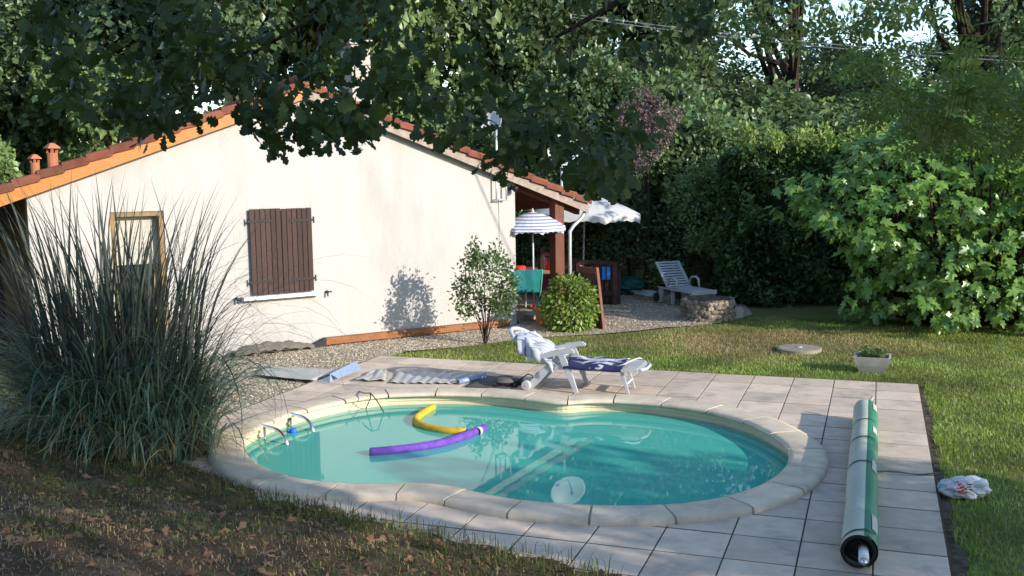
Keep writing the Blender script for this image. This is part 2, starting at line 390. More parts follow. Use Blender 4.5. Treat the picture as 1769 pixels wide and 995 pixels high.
sheet("gravel_yard", gravB, LAWN_Z + .018, m_gravel)
def fill_poly(poly, n):
    lo, hi = poly.min(0), poly.max(0); P = rng.uniform(lo, hi, (n * 3, 2)); P = P[inside(poly, P[:, 0], P[:, 1])]
    return P[:n]
oct_v = [(1, 0, 0), (-1, 0, 0), (0, 1, 0), (0, -1, 0), (0, 0, .6), (0, 0, -.6)]
oct_f = [(0, 2, 4), (2, 1, 4), (1, 3, 4), (3, 0, 4)]
def gravel(name, poly, n, z):
    P = fill_poly(poly, n); n = len(P)
    rot = frames(np.c_[rng.normal(size=(n, 2)), .15 * rng.normal(size=n)], np.c_[.4 * rng.normal(size=(n, 2)), np.ones(n)])
    me = scatter_mesh(name, oct_v, oct_f, np.c_[P, np.full(n, z) + rng.uniform(0, .006, n)], rot, rng.uniform(.006, .017, n))
    link(name, me, m_pebble, None, "stuff")
gravel("gravel", gravA, 26000, LAWN_Z + .016)
gravel("gravel", gravB, 16000, LAWN_Z + .020)

# ================================================================== POOL DECK (tiles)
deck_root = thing("pool_deck", None, None, tuple(deck(7, 6)))
deck_root['kind'] = "structure"
NI, NJ = 15, 13
GAP = .012
def clip_half(poly, p0, nrm):
    out = []
    for a, b in zip(poly, poly[1:] + poly[:1]):
        da, db = (a - p0) @ nrm, (b - p0) @ nrm
        if da >= 0: out.append(a)
        if (da >= 0) != (db >= 0): out.append(a + (b - a) * da / (da - db))
    return out
for i in range(NI):
    for j in range(-3, NJ):
        q = [deck(i, j)[:2], deck(i + 1, j)[:2], deck(i + 1, j + 1)[:2], deck(i, j + 1)[:2]]
        c = sum(q) / 4
        q = [p + (DA[:2] * (1 if (p - c) @ DA[:2] < 0 else -1)) * .010 + (DB[:2] * (1 if (p - c) @ DB[:2] < 0 else -1)) * .006 for p in q]
        if min(mound(p[0], p[1]) for p in q) > .09: continue
        samp = [q[0] + (q[1] - q[0]) * a + (q[3] - q[0]) * b for a in np.linspace(0, 1, 6) for b in np.linspace(0, 1, 6)]
        ins = inside(mid, [s_[0] for s_ in samp], [s_[1] for s_ in samp])
        if ins.all(): continue
        if ins.any():
            k = np.argmin(((mid - c) ** 2).sum(1)); q = clip_half(q, mid[k], nor[k])
            # a second cut for tiles at the waist of the pool
            for dk in (-7, 7):
                kk = (k + dk) % NP_
                if any(inside(inn, [p[0]], [p[1]])[0] for p in q): q = clip_half(q, mid[kk], nor[kk])
            if len(q) < 3: continue
        ar = .5 * sum(a[0] * b[1] - b[0] * a[1] for a, b in zip(q, q[1:] + q[:1]))
        if ar < 0: q = q[::-1]
        if abs(ar) < .004: continue
        dz = rng.uniform(-.0008, .0022)
        q = [np.array([p[0], p[1], dz - .06]) for p in q]
        cc = sum(q) / len(q)
        mb = MB(); n = len(q); top = [p + np.array([0, 0, .058]) for p in q]; ins_ = [p + (cc - p) * .008 + np.array([0, 0, .06]) for p in q]
        mb.add(q + top + ins_, [tuple(range(n))[::-1]] + [(a, (a + 1) % n, n + (a + 1) % n, n + a) for a in range(n)] + [(n + a, n + (a + 1) % n, 2 * n + (a + 1) % n, 2 * n + a) for a in range(n)] + [tuple(range(2 * n, 3 * n))])
        mb.build("tile", m_tile, deck_root)
# bedding seen in the joints, a ring round the basin
bed = [deck(-.02, -3), deck(15.02, -3), deck(15.02, 13.02), deck(-.02, 13.02)]
bi, bj = np.meshgrid(np.linspace(-.03, 15.03, 121), np.linspace(-3, 13.03, 129), indexing='ij')
BV = (D0 + DB * (.5 * bi)[..., None] + DA * (.5 * bj)[..., None]).reshape(-1, 3); BV[:, 2] = -.0025
ki, kj = np.meshgrid(np.arange(120), np.arange(128), indexing='ij'); BF = np.stack([ki * 129 + kj, ki * 129 + kj + 1, (ki + 1) * 129 + kj + 1, (ki + 1) * 129 + kj], -1).reshape(-1, 4)
bad = inside(inn + nor * .05, BV[:, 0], BV[:, 1]) | (mound(BV[:, 0], BV[:, 1]) > .03)
BF = BF[~bad[BF].any(1)]
link("joint_bed", mesh_np("joint_bed", BV - wloc(deck_root), BF), M("joint_dirt", (.075, .06, .046), rough=1, spec=.05), deck_root)
soil = cw([deck(-.02, 13.1), deck(-.02, -4), deck(-.26, -4), deck(-.22, 0), deck(-.30, 2), deck(-.16, 4), deck(-.28, 6), deck(-.12, 8), deck(-.2, 10), deck(-.1, 12), deck(-.1, 13.1)])
sheet("soil_strip", soil, LAWN_Z + .010, m_soil)
edge = cw([deck(15.02, 13.05), deck(15.02, 6), deck(15.12, 6), deck(15.14, 13.12), deck(12, 13.14), deck(6, 13.16), deck(0, 13.12), deck(0, 13.03)])

# ================================================================== POOL
pool = thing("swimming_pool", None, None, (0, 10, 0)); pool['kind'] = "structure"
WZ = -.10
prof = [(.0, .0), (.0, -.045), (-.018, -.055), (-.018, -.085), (0, -.092), (0, -.12), (.01, -.3)]
MB().grid(np.stack([off(.035 - a, b - .005) for a, b in prof], 1), True).build("liner_band", m_liner, pool, smooth=False)
MB().grid(np.stack([off(.03, -.30), off(.03, -.8), off(-.25, -1.35), off(-.8, -1.5)], 1), True).add([tuple(p) for p in off(-.8, -1.5)], [tuple(range(NP_))]).build("basin", m_poolfloor, pool)
MB().add([tuple(p) for p in off(.06, WZ)], [tuple(range(NP_))]).build("water", m_water, None, kind="structure")
nst = 27
s_idx = np.linspace(0, NP_, nst + 1)
def lerp_ring(A, t):
    t = t % NP_; a = int(t); return A[a] + (A[(a + 1) % NP_] - A[a]) * (t - a)
cprof = [(.0, .0), (-.03, .012), (-.036, .028), (-.026, .046), (.02, .057), (.265, .06), (.312, .052), (.325, .02), (.325, -.004)]
start = 3.3
for k in range(nst):
    t0, t1 = s_idx[k] + start + .13, s_idx[k + 1] + start - .13
    P = []
    for t in np.linspace(t0, t1, 5):
        p, n_ = lerp_ring(inn, t), lerp_ring(nor, t)
        P.append([(*(p + n_ * a), b + .002 * math.sin(k * 2.1)) for a, b in cprof])
    mb = MB().grid(P); L = len(cprof)
    mb.add(P[0], [tuple(range(L))]); mb.add(P[-1], [tuple(range(L))[::-1]])
    o = mb.build("coping_stone", m_coping, pool)
    for pl in o.data.polygons: pl.use_smooth = len(pl.vertices) == 4
# mortar under the joints
MB().grid(np.stack([off(-.01, .04), off(.30, .044), off(.31, -.02)], 1), True).build("mortar", m_concrete, pool)

# ---- things in and round the pool
def rail(p_wall, p_water, name_lab):
    a = G(*p_wall, .0); b = G(*p_water, WZ)
    root = thing("pool_handrail", name_lab, "handrail", tuple(a), "handrails of the pool steps")
    dirv = (b - a); dirv[2] = 0; L = np.linalg.norm(dirv); dirv /= L
    pts = [a + dirv * (-.06) + [0, 0, .02]] + [a + dirv * (L * math.sin(t) * .98) + np.array([0, 0, .04 - (1 - math.cos(t)) * .0]) * 1 for t in (0, .25, .5)]
    pts += [a + dirv * L * f + np.array([0, 0, z]) for f, z in ((.62, .035), (.78, .012), (.90, -.03), (.97, -.08), (1.0, -.14), (1.01, -.5))]
    MB().tube(pts, .019, 10).build("rail", m_steel, root, smooth=True)
    MB().tube([a + dirv * .05 + np.array([0, 0, .03]), a + dirv * .055 + np.array([0, 0, -.5])], .014, 8).build("wall_leg", m_steel, root, smooth=True)
    MB().lathe(a + np.array([0, 0, .002]) - dirv * .02, [(.0, 0), (.04, 0), (.04, .012), (.0, .012)], 14).build("flange", m_steel, root)
rail((452, 741), (497, 768), "stainless pool handrail nearer the tall pampas grass")
rail((497, 720), (542, 745), "stainless pool handrail with the small blue float hanging beside it")
c = G(507, 747, WZ)
t_ = thing("thermometer_float", "small bright blue float on the water beside a pool handrail", "float", tuple(c))
MB().lathe(c, [(0, .05), (.028, .045), (.04, .02), (.036, -.01), (.0, -.02)], 12).build("float_body", m_blue, t_, smooth=True)
MB().tube([c + [-.03, 0, .02], c + [-.07, .01, .012]], [.016, .02], 8).build("float_nose", m_blue, t_, smooth=True)
def noodle(name, label, mat, px, r, z):
    P = np.array([G(x, y, z) for x, y in px]); s = np.r_[0, np.cumsum(np.linalg.norm(np.diff(P, axis=0), axis=1))]
    t = np.linspace(0, s[-1], 28); Q = np.stack([np.interp(t, s, P[:, k]) for k in range(3)], 1)
    for _ in range(4): Q[1:-1] = .25 * Q[:-2] + .5 * Q[1:-1] + .25 * Q[2:]
    d0, d1 = unit(Q[0] - Q[1]), unit(Q[-1] - Q[-2])
    pts = [Q[0] + d0 * .008] + list(Q) + [Q[-1] + d1 * .008]
    o = MB().tube(pts, [r * .8] + [r] * 28 + [r * .8], 14).build(name, mat, None, smooth=True)
    return tag(o, label, "pool noodle")
noodle("pool_noodle", "bent yellow foam noodle floating on the pool", m_yellow, [(748, 703), (730, 714), (716, 724), (722, 733), (745, 740), (772, 745), (803, 746)], .042, WZ + .022)
pn = noodle("pool_noodle", "purple foam noodle floating with one end on the yellow noodle", m_purple, [(640, 781), (690, 777), (735, 771), (775, 763), (805, 752), (836, 739)], .045, WZ + .03)
pb = MB(); a_ = G(824, 746, WZ + .03); b_ = G(828, 743.5, WZ + .03); pb.tube([a_, b_], .0465, 14, cap=False); pb.build("end_band", m_white, pn, smooth=True)
# bent wire leaning over the far rim
wq = [G(620, 676, .06), G(628, 679, .10), at(640, 679, 11.93) , at(652, 693, 11.75), G(663, 712, WZ), G(668, 722, WZ - .15)]
wr = MB().tube(wq, .007, 6); wr.tube([at(640, 679, 11.93), at(640, 688, 11.88), G(632, 706, WZ), G(630, 716, WZ - .15)], .006, 6)
tag(wr.build("vacuum_hose", m_black, None, smooth=True), "thin dark hose bent over the far rim into the pool", "hose")

# ================================================================== HOUSE
house = thing("house", "cream rendered house with gable roof, brown shutters and orange fascia", "house", tuple(WU(1.3, 0, -3)))
UL, UR, UA, ZA = -2.63, 5.235, 1.37, 4.16
SL = .352; SRr = .368
def ztop(u): return ZA - (SL * (UA - u) if u < UA else SRr * (u - UA))
def wpoly(mb, us, zs, off0=0., depth=.3):
    mb.prism([WU(u, z, off0) for u, z in zip(us, zs)], -WN * depth)
DLu, DRu, DT = -1.565, -.81, 2.21
mb = MB()
zt = lambda u: ztop(u) - .17
wpoly(mb, [UL, DLu, DLu, UL], [-.2, -.2, zt(DLu), zt(UL)])
wpoly(mb, [DLu, DRu, DRu, DLu], [DT, DT, zt(DRu), zt(DLu)])
wpoly(mb, [DRu, UA, UA, DRu], [-.2, -.2, zt(UA), zt(DRu)])
wpoly(mb, [UA, UR, UR, UA], [-.2, -.2, zt(UR), zt(UA)])
# right-hand side wall and the back wall
mb.prism([WU(UR - .3, -.2, -.302), WU(UR, -.2, -.302), WU(UR, zt(UR), -.302), WU(UR - .3, zt(UR - .3), -.302)], -WN * 6)
mb.build("wall", m_wall, house)
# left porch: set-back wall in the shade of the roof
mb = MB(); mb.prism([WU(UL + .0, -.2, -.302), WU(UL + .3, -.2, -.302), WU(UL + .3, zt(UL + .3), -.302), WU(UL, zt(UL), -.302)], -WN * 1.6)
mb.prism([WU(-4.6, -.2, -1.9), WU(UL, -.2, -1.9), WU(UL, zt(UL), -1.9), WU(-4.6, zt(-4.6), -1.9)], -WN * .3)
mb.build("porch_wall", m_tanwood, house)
MB().box(WU(-3.25, 1.0, -1.87), (.8, .06, 2.1), (WD, WN, (0, 0, 1))).build("porch_door", m_darkwood, house)
# roof decks: stepped courses running back from the gable
ROOF_D = 8.6; OVL, OVR = -4.7, 6.72
def slope(u0, u1, n, name):
    mb = MB()
    for k in range(n):
        a = u0 + (u1 - u0) * k / n; b = u0 + (u1 - u0) * (k + 1) / n
        za, zb = ztop(a) - .125, ztop(b) - .125
        P = [[WU(a, za, .12), WU(a, za - .5, -ROOF_D)], [WU(b, zb + .028, .12), WU(b, zb - .472, -ROOF_D)], [WU(b, zb, .12), WU(b, zb - .5, -ROOF_D)]]
        mb.grid(P)
    mb.grid([[WU(u0, ztop(u0) - .15, .12), WU(u0, ztop(u0) - .65, -ROOF_D)], [WU(u1, ztop(u1) - .15, .12), WU(u1, ztop(u1) - .65, -ROOF_D)]])
    return mb.build(name, m_roof, house)
slope(UA, OVL, 19, "roof"); slope(UA, OVR, 17, "roof")
def fascia(u0, u1, lo, hi, off0, mat, lab=None):
    mb = MB(); mb.prism([WU(u0, ztop(u0) - lo, off0), WU(u1, ztop(u1) - lo, off0), WU(u1, ztop(u1) - hi, off0), WU(u0, ztop(u0) - hi, off0)], WN * .03)
    o = mb.build("fascia_board", mat, house)
    if lab: o['label'] = lab
fascia(OVL, UA - .002, .29, .115, .125, m_orange, "bright orange new fascia board on the left slope")
fascia(UA + .002, OVR, .27, .12, .125, m_weather, "grey weathered fascia board on the right slope")
MB().prism([WU(OVL, ztop(OVL) - .30, .0), WU(OVL, ztop(OVL) - .10, .0), WU(OVL, ztop(OVL) - .10, .125), WU(OVL, ztop(OVL) - .30, .125)], WD * .03).build("fascia_end", m_orange, house)
# rake tiles, one by one
def rake(u0, u1, n):
    for k in range(n):
        a = u0 + (u1 - u0) * k / n; b = u0 + (u1 - u0) * (k + 1.12) / n
        za, zb = ztop(a), ztop(b); lift = .035
        pr = []
        for (u, z) in ((a, za - .035), (b, zb + lift - .035)):
            pr.append([WU(u, z - .10, .205), WU(u, z - .02, .215), WU(u, z + .012, .19), WU(u, z + .02, .10), WU(u, z - .005, -.02), WU(u, z - .04, -.02), WU(u, z - .06, .17), WU(u, z - .10, .18)])
        mb = MB(); mb.grid(np.stack([np.array(pr[0] + pr[0][:1]), np.array(pr[1] + pr[1][:1])], 1)); mb.add(pr[0], [tuple(range(8))]); mb.add(pr[1], [tuple(range(8))[::-1]])
        mb.build("rake_tile", m_roof, house)
rake(UA, OVL, 19); rake(UA, OVR, 17)
mb = MB()
for k in range(20):
    o0 = .2 - .44 * k; dz_ = -.058 * (.2 - o0); mb.tube([WU(UA, ZA + dz_, o0), WU(UA, ZA + .015 + dz_ - .025, o0 - .46)], [.10, .115], 10)
mb.build("ridge_tile", m_roof, house, kind="stuff")
# chimney
ch = np.array(at(615, 130, WU(2.4, 0, -2.5)[1])); ch_ax = (WD, WN, (0, 0, 1))
o = MB().box((ch[0], ch[1], 4.3), (.36, .5, 1.4), ch_ax).build("chimney", m_concrete, house)
MB().box((ch[0], ch[1], 5.03), (.44, .58, .08), ch_ax).build("chimney_cap", m_concrete, o)
# terracotta roof vents
for px, py, s in ((60, 279, .72), (90, 262, .88)):
    c = at(px, py, WU(-2.35, 0, -.35)[1] + (.25 if s > .8 else 0))
    uu = (c - WA) @ WD; zb = ztop(uu) - .24
    o = MB().lathe((c[0], c[1], zb), [(.085 * s, 0), (.085 * s, c[2] - zb - .02 * s), (.0, c[2] - zb - .02 * s)], 12).build("roof_vent", m_terra, house, smooth=False)
    mb = MB(); h0 = c[2] - .02 * s
    for k in range(4):
        a = k * math.pi / 2 + .4; mb.box((c[0] + .065 * s * math.cos(a), c[1] + .065 * s * math.sin(a), h0 + .035 * s), (.035 * s, .035 * s, .075 * s))
    mb.build("vent_legs", m_terra, o, kind="stuff")
    MB().lathe((c[0], c[1], h0 + .07 * s), [(.0, .0), (.145 * s, 0), (.14 * s, .018 * s), (.05 * s, .085 * s), (0, .095 * s)], 4).build("vent_cap", m_terra, o)
# shutters
AXW = (WD, WN, np.array([0, 0, 1.]))
def shutter(u0, u1, zb, zt_, hinge_left):
    c = WU((u0 + u1) / 2, (zb + zt_) / 2, .045)
    root = MB().box(c - WN * .012, ((u1 - u0) - .02, .014, (zt_ - zb) - .02), AXW).build("shutter", m_shutter, house)
    n = 6
    for k in range(n):
        a = u0 + (u1 - u0) * (k + .5) / n
        o = MB().box(WU(a, (zb + zt_) / 2 + rng.uniform(-.003, .003), .055), ((u1 - u0) / n - .007, .026, (zt_ - zb)), AXW).build("plank", m_shutter, root, bevel=.004)
    for z in (zb + .2, zt_ - .19):
        e = u0 - .03 if hinge_left else u1 + .03; f = u0 + .36 * 1.0 if hinge_left else u1 - .36
        mb = MB().box(WU((e + f) / 2, z, .074), (abs(f - e), .008, .036), AXW); mb.tube([WU(e, z - .05, .06), WU(e, z + .05, .06)], .014, 8)
        mb.build("hinge_strap", m_iron, root)
shutter(.437, .934, .868, 2.192, True); shutter(.940, 1.436, .868, 2.184, False)
MB().box(WU(.90, .822, .06), (1.24, .16, .055), AXW).build("window_sill", m_whitepaint, house, bevel=.006)
for u in (.20, 1.66):
    mb = MB().box(WU(u, .83, .03), (.03, .06, .03), AXW).box(WU(u, .80, .06), (.022, .014, .09), AXW).box(WU(u + .04, .83, .06), (.06, .014, .02), AXW)
    mb.build("shutter_stay", m_iron, house)
# smooth render surround of the window: raised 3 mm
mb = MB()
for (u0, u1, z0, z1) in ((.20, .43, .86, 2.36), (1.445, 1.70, .86, 2.36), (.43, 1.445, 2.20, 2.36)):
    mb.box(WU((u0 + u1) / 2, (z0 + z1) / 2, .0015), (u1 - u0 - .002, .004, z1 - z0), AXW)
mb.build("window_surround", m_wall, house)
# door in the left part of the wall
fr = thing("door", None, None, (0, 0, 0)); fr.parent = house; fr.location = (0, 0, 0)
mb = MB(); mb.box(WU(DRu - .035, 1.1, -.12), (.07, .2, 2.2), AXW).box(WU(DLu + .035, 1.1, -.12), (.07, .2, 2.2), AXW).box(WU((DLu + DRu) / 2, 2.175, -.12), (DRu - DLu - .142, .2, .07), AXW)
mb.build("door_frame", m_tanwood, fr)
mb = MB()
for k in range(9): mb.box(WU((DLu + DRu) / 2, 2.10 - k * .078 - .01, -.19), (DRu - DLu - .15, .02, .0765), AXW)
mb.build("roller_blind", M("blind_cream", (.40, .375, .32), rough=.6), fr)
MB().box(WU((DLu + DRu) / 2, .70, -.215), (DRu - DLu - .15, .02, 1.38), AXW).build("door_pane", m_darkglass, fr)
mb = MB(); mb.box(WU((DLu + DRu) / 2, .08, -.19), (DRu - DLu - .15, .05, .16), AXW).box(WU(DRu - .115, .75, -.19), (.08, .05, 1.3), AXW).box(WU(DLu + .115, .75, -.19), (.08, .05, 1.3), AXW)
mb.build("door_leaf", m_tanwood, fr)
# porch post, beam, downpipe at the right
MB().box(WU(6.16, 1.12, -.06), (.20, .20, 2.3), AXW).build("porch_post", m_brownwood, house, bevel=.01)
MB().prism([WU(5.24, ztop(5.24) - .32, -.10), WU(6.70, ztop(6.70) - .32, -.10), WU(6.70, ztop(6.70) - .14, -.10), WU(5.24, ztop(5.24) - .14, -.10)], -WN * .14).build("porch_beam", m_brownwood, house)
mb = MB()
for k in range(9):
    u = 5.3 + k * .16; mb.prism([WU(u, ztop(u) - .175, .1), WU(u + .15, ztop(u + .15) - .175, .1), WU(u + .15, ztop(u + .15) - .16, .1), WU(u, ztop(u) - .16, .1)], -WN * 8)
mb.build("soffit_board", M("red_brown_soffit", (.20, .05, .03), (.15, .04, .025), rough=.6), house, kind="stuff")
zt6 = ztop(6.72)
MB().tube([WU(6.74, zt6 - .14, .10), WU(6.74, zt6 - .14, -8)], .06, 8).build("gutter", m_grey, house, smooth=True)
MB().tube([WU(6.74, zt6 - .16, .06), WU(6.72, zt6 - .24, .06), WU(6.62, zt6 - .36, .08), WU(6.42, zt6 - .50, .10), WU(6.34, zt6 - .60, .10), WU(6.335, zt6 - 1.0, .10), WU(6.335, .1, .10)], .034, 10).build("downpipe", m_grey, house, smooth=True)
# lamp + bracket on the wall
mb = MB()
for u in (4.80, 5.00): mb.tube([WU(u, 2.20, .10), WU(u, 2.62, .10)], .014, 8)
for z in (2.21, 2.60): mb.tube([WU(4.78, z, .10), WU(5.02, z, .10)], .013, 8); mb.tube([WU(4.80, z, .10), WU(4.80, z, 0)], .010, 6); mb.tube([WU(5.00, z, .10), WU(5.00, z, 0)], .010, 6)
tag(mb.build("wall_bracket", m_grey, None, smooth=True), "pale tube bracket fixed high on the wall near the corner", "bracket")
lp = thing("spotlight", "small black spotlight under the eave at the wall corner", "lamp", tuple(WU(5.12, 2.42, .05)))
MB().box(WU(5.12, 2.42, .02), (.07, .04, .09), AXW).build("lamp_base", m_black, lp)
MB().tube([WU(5.12, 2.42, .04), WU(5.16, 2.40, .11), WU(5.18, 2.38, .16)], [.02, .05, .058], 12).build("lamp_head", m_black, lp, smooth=True)
MB().tube([WU(4.9, 2.2, .008), WU(4.905, 1.8, .008), WU(4.90, 1.35, .008), WU(4.90, .9, .008)], .006, 6).build("wall_cable", m_grey, house)
# dish masts
def dish(label, px, py, Y, rad, base_z, face):
    c = at(px, py, Y); face = unit(np.array(face, float))
    root = thing("satellite_dish", label, "satellite dish", (c[0], c[1], base_z))
    b = np.array([c[0], c[1], 0]) - np.array([face[0], face[1], 0]) * .16
    MB().tube([b + [0, 0, base_z], b + [0, 0, c[2] + .05]], .024, 10).build("mast", m_grey, root, smooth=True)
    MB().lathe(c, [(rad * t, .18 * rad * t * t * 1.6) for t in (0, .25, .5, .75, .92, 1)] + [(rad * 1.0, .29 * rad - .012)] + [(rad * t, .18 * rad * t * t * 1.6 - .012) for t in (.92, .5, .0)], 28, face).build("reflector", m_dish, root, smooth=True)
    low = c - np.array([0, 0, rad * .9]); f = c + face * rad * 1.15 - np.array([0, 0, rad * .35])
    MB().tube([low, f], .012, 8).build("feed_arm", m_grey, root); MB().tube([f, f + unit(c - f) * .09], [.035, .028], 10).build("receiver", m_white, root, smooth=True)
    MB().box(c - face * .09, (.12, .10, .12), (unit(np.cross(face, (0, 0, 1))), face, (0, 0, 1))).build("bracket", m_grey, root)
dish("white satellite dish on the tall mast beside the porch post", 974, 264, WU(6.33, 0, .16)[1], .34, -.03, (.25, -.95, .35))
dish("smaller white satellite dish above the roof slope behind the leaves", 850, 214, WU(4.6, 0, -1.2)[1], .22, 2.3, (-.45, -.85, .35))
# timber along the wall foot, tarp against the wall
mb = MB().bar(WU(1.56, .045, .12), WU(5.0, .035, .10), .13, .11); o = mb.build("timber_beam", M("timber", (.30, .125, .05), (.20, .08, .035), rough=.7, scale=5, mapscale=(1, 1, 5), spec=.2), None, bevel=.008); tag(o, "long orange timber beam lying along the foot of the wall", "beam")
MB().prism([WU(1.25, -.03, .06), WU(1.56, -.03, .06), WU(1.56, .10, .06)], WN * .13).build("dark_wedge", m_iron, o)

# ================================================================== LOUNGERS
def local(o, e, wv):
    o = np.asarray(o, float); e = np.asarray(e, float); wv = np.asarray(wv, float)
    return lambda x, y, z: o + e * x + wv * y + np.array([0, 0, z])
A0 = G(907, 674); C0 = G(1080, 684)
e1 = unit(np.array([C0[0] - A0[0], C0[1] - A0[1], 0.])); w1 = np.array([-e1[1], e1[0], 0])
L1 = local(A0, e1, w1); AX1 = (e1, w1, np.array([0, 0, 1.]))
lg = thing("sun_lounger", "white resin sun lounger on the tiles by the pool with towels on it", "sun lounger", tuple(A0))
WD1 = .54
def side_frame(y):
    mb = MB()
    def flat(pts, wds, th):
        P = []
        for k, (x, z) in enumerate(pts):
            a = pts[max(k - 1, 0)]; b = pts[min(k + 1, len(pts) - 1)]; d = unit(np.array([b[0] - a[0], b[1] - a[1]])); n = np.array([-d[1], d[0]]); h = wds[k] / 2
            P.append([L1(x + n[0] * h, y - th, z + n[1] * h), L1(x - n[0] * h, y - th, z - n[1] * h), L1(x - n[0] * h, y + th, z - n[1] * h), L1(x + n[0] * h, y + th, z + n[1] * h), L1(x + n[0] * h, y - th, z + n[1] * h)])
        mb.grid(P); mb.add(P[0][:4], [(0, 1, 2, 3)]); mb.add(P[-1][:4], [(3, 2, 1, 0)])
    return mb, flat
for y, nm in ((0, 'near'), (WD1, 'far')):
    mb, fl = side_frame(y); fl([(.03, .395), (.20, .435), (.40, .485), (.52, .515), (.60, .52), (.64, .51)], [.05, .06, .065, .06, .055, .03], .028); mb.build("armrest", m_white, lg, bevel=.006)
    mb, fl = side_frame(y); fl([(.385, .50), (.43, .50), (.475, .46), (.53, .33), (.60, .17), (.665, .0)], [.05, .075, .075, .085, .07, .045], .02); mb.build("leg", m_white, lg, bevel=.005)
    mb, fl = side_frame(y + (.045 if y == 0 else -.045)); fl([(.44, .43), (.36, .36), (.25, .25), (.13, .12), (.05, .04), (.03, .01)], [.06, .085, .085, .095, .09, .05], .02); mb.build("leg", m_white, lg, bevel=.005)
    yy = y + (-.01 if y == 0 else .01)
    o = MB().lathe(L1(.02, yy - .03, .065), [(0, 0), (.05, 0), (.063, .012), (.063, .048), (.05, .06), (0, .06)], 18, w1).build("wheel", m_white, lg)
    MB().lathe(L1(.02, yy - .034, .065), [(0, 0), (.015, 0), (.015, .068), (0, .068)], 10, w1).build("hub", m_grey, o)
    mb, fl = side_frame(y + (.10 if y == 0 else -.10)); fl([(1.20, .31), (1.235, .18), (1.29, .0)], [.05, .04, .035], .016); mb.build("leg", m_white, lg, bevel=.004)
    mb, fl = side_frame(y + (.01 if y == 0 else -.01)); fl([(.38, .315), (.7, .315), (1.1, .312), (1.42, .32)], [.06, .06, .06, .05], .014); mb.build("seat_rail", m_white, lg, bevel=.004)
    mb, fl = side_frame(y + (.01 if y == 0 else -.01)); fl([(.40, .32), (.17, .46), (-.03, .58), (-.16, .66)], [.05, .05, .05, .04], .014); mb.build("back_rail", m_white, lg, bevel=.004)
MB().bar(L1(1.255, .10, .13), L1(1.255, WD1 - .10, .13), .05, .03).build("leg_brace", m_white, lg)
# footrest + seat slats run lengthwise, slightly curved down at the end
for k in range(6):
    y = .055 + (WD1 - .11) * k / 5
    P = [L1(x, y, z) for x, z in ((.44, .345), (.9, .342), (1.25, .338), (1.42, .342), (1.47, .325))]
    mb = MB(); mb.grid([[p - w1 * .03 + [0, 0, -.012], p - w1 * .03, p + w1 * .03, p + w1 * .03 + [0, 0, -.012], p - w1 * .03 + [0, 0, -.012]] for p in P]); mb.build("slat", m_white, lg)
MB().tube([L1(1.40, .03, .32), L1(1.47, .06, .318), L1(1.505, .16, .318), L1(1.505, WD1 - .16, .318), L1(1.47, WD1 - .06, .318), L1(1.40, WD1 - .03, .32)], .02, 8).build("end_rail", m_white, lg, smooth=True)
def bk(s_, y, lift=0.):                                  # backrest surface: s_ 0 at the seat .. 1 at the head
    x = .40 - .61 * s_; z = .335 + .365 * s_
    return L1(x, y, z) + (np.array([0, 0, .858]) + e1 * .513) * lift
for k in range(7):
    y = .07 + (WD1 - .14) * k / 6; top = .97 - .07 * abs(k - 3) ** 2 / 9
    mb = MB(); mb.grid([[bk(s_, y - .024, -.012), bk(s_, y - .024, .004), bk(s_, y + .024, .004), bk(s_, y + .024, -.012), bk(s_, y - .024, -.012)] for s_ in np.linspace(.02, top, 5)]); mb.build("slat", m_white, lg)
mb = MB(); arc = [bk(.80, .025), bk(.94, .05), bk(1.03, .14), bk(1.07, WD1 / 2), bk(1.03, WD1 - .14), bk(.94, WD1 - .05), bk(.80, WD1 - .025)]
mb.tube(arc, .028, 8); mb.build("head_rail", m_white, lg, smooth=True)
# towels
def cloth(name, fn, nu, nv, mat, label, fold, thick=.008):
    P = np.array([[fn(u, v) for v in np.linspace(0, 1, nv)] for u in np.linspace(0, 1, nu)])
    o = MB().grid(P).build(name, mat, None, smooth=True, solid=thick)
    return tag(o, label, "towel")
def tw1(u, v):                                           # u along the back, v across with a hang over the near edge
    s_ = .06 + .74 * u + .06 * math.sin(v * 5); y = -.12 + v * .68
    lift = .03 + .040 * abs(math.sin(u * 7 + v * 6 + 1.3 * math.sin(v * 9))) + .028 * math.sin(u * 5 - v * 12)
    p = bk(s_, max(y, -.012), lift)
    if y < -.012: p = p + np.array([0, 0, (y + .012) * 1.5]) - w1 * .02 * math.sin(u * 14) - w1 * .02
    return p
cloth("towel", tw1, 40, 26, m_towel1, "pale crumpled striped towel draped over the lounger backrest", .02)
def tw2(u, v):
    x = .50 + .74 * u + .03 * math.sin(v * 6); y = -.03 + .56 * v - .03 * u
    z = .362 + .012 * math.sin(u * 13 + v * 4) * math.sin(v * 5 + .6) + .018 * max(0, .5 - u) * abs(math.sin(v * 9))
    if v < .06: z -= (.06 - v) * 1.0
    return L1(x, y, z)
cloth("towel", tw2, 40, 22, m_towel2, "navy and white towel lying flat on the lounger seat", .02)
mb = MB(); pts = [L1(1.18, .0, .36), L1(1.26, .05, .385), L1(1.34, .14, .42), L1(1.40, .24, .43), L1(1.42, .30, .41), L1(1.36, .30, .385), L1(1.24, .18, .365)]
tag(mb.tube(pts, .010, 6).build("strap", m_white, None, smooth=True), "white looped strap lying on the lounger footrest", "strap")

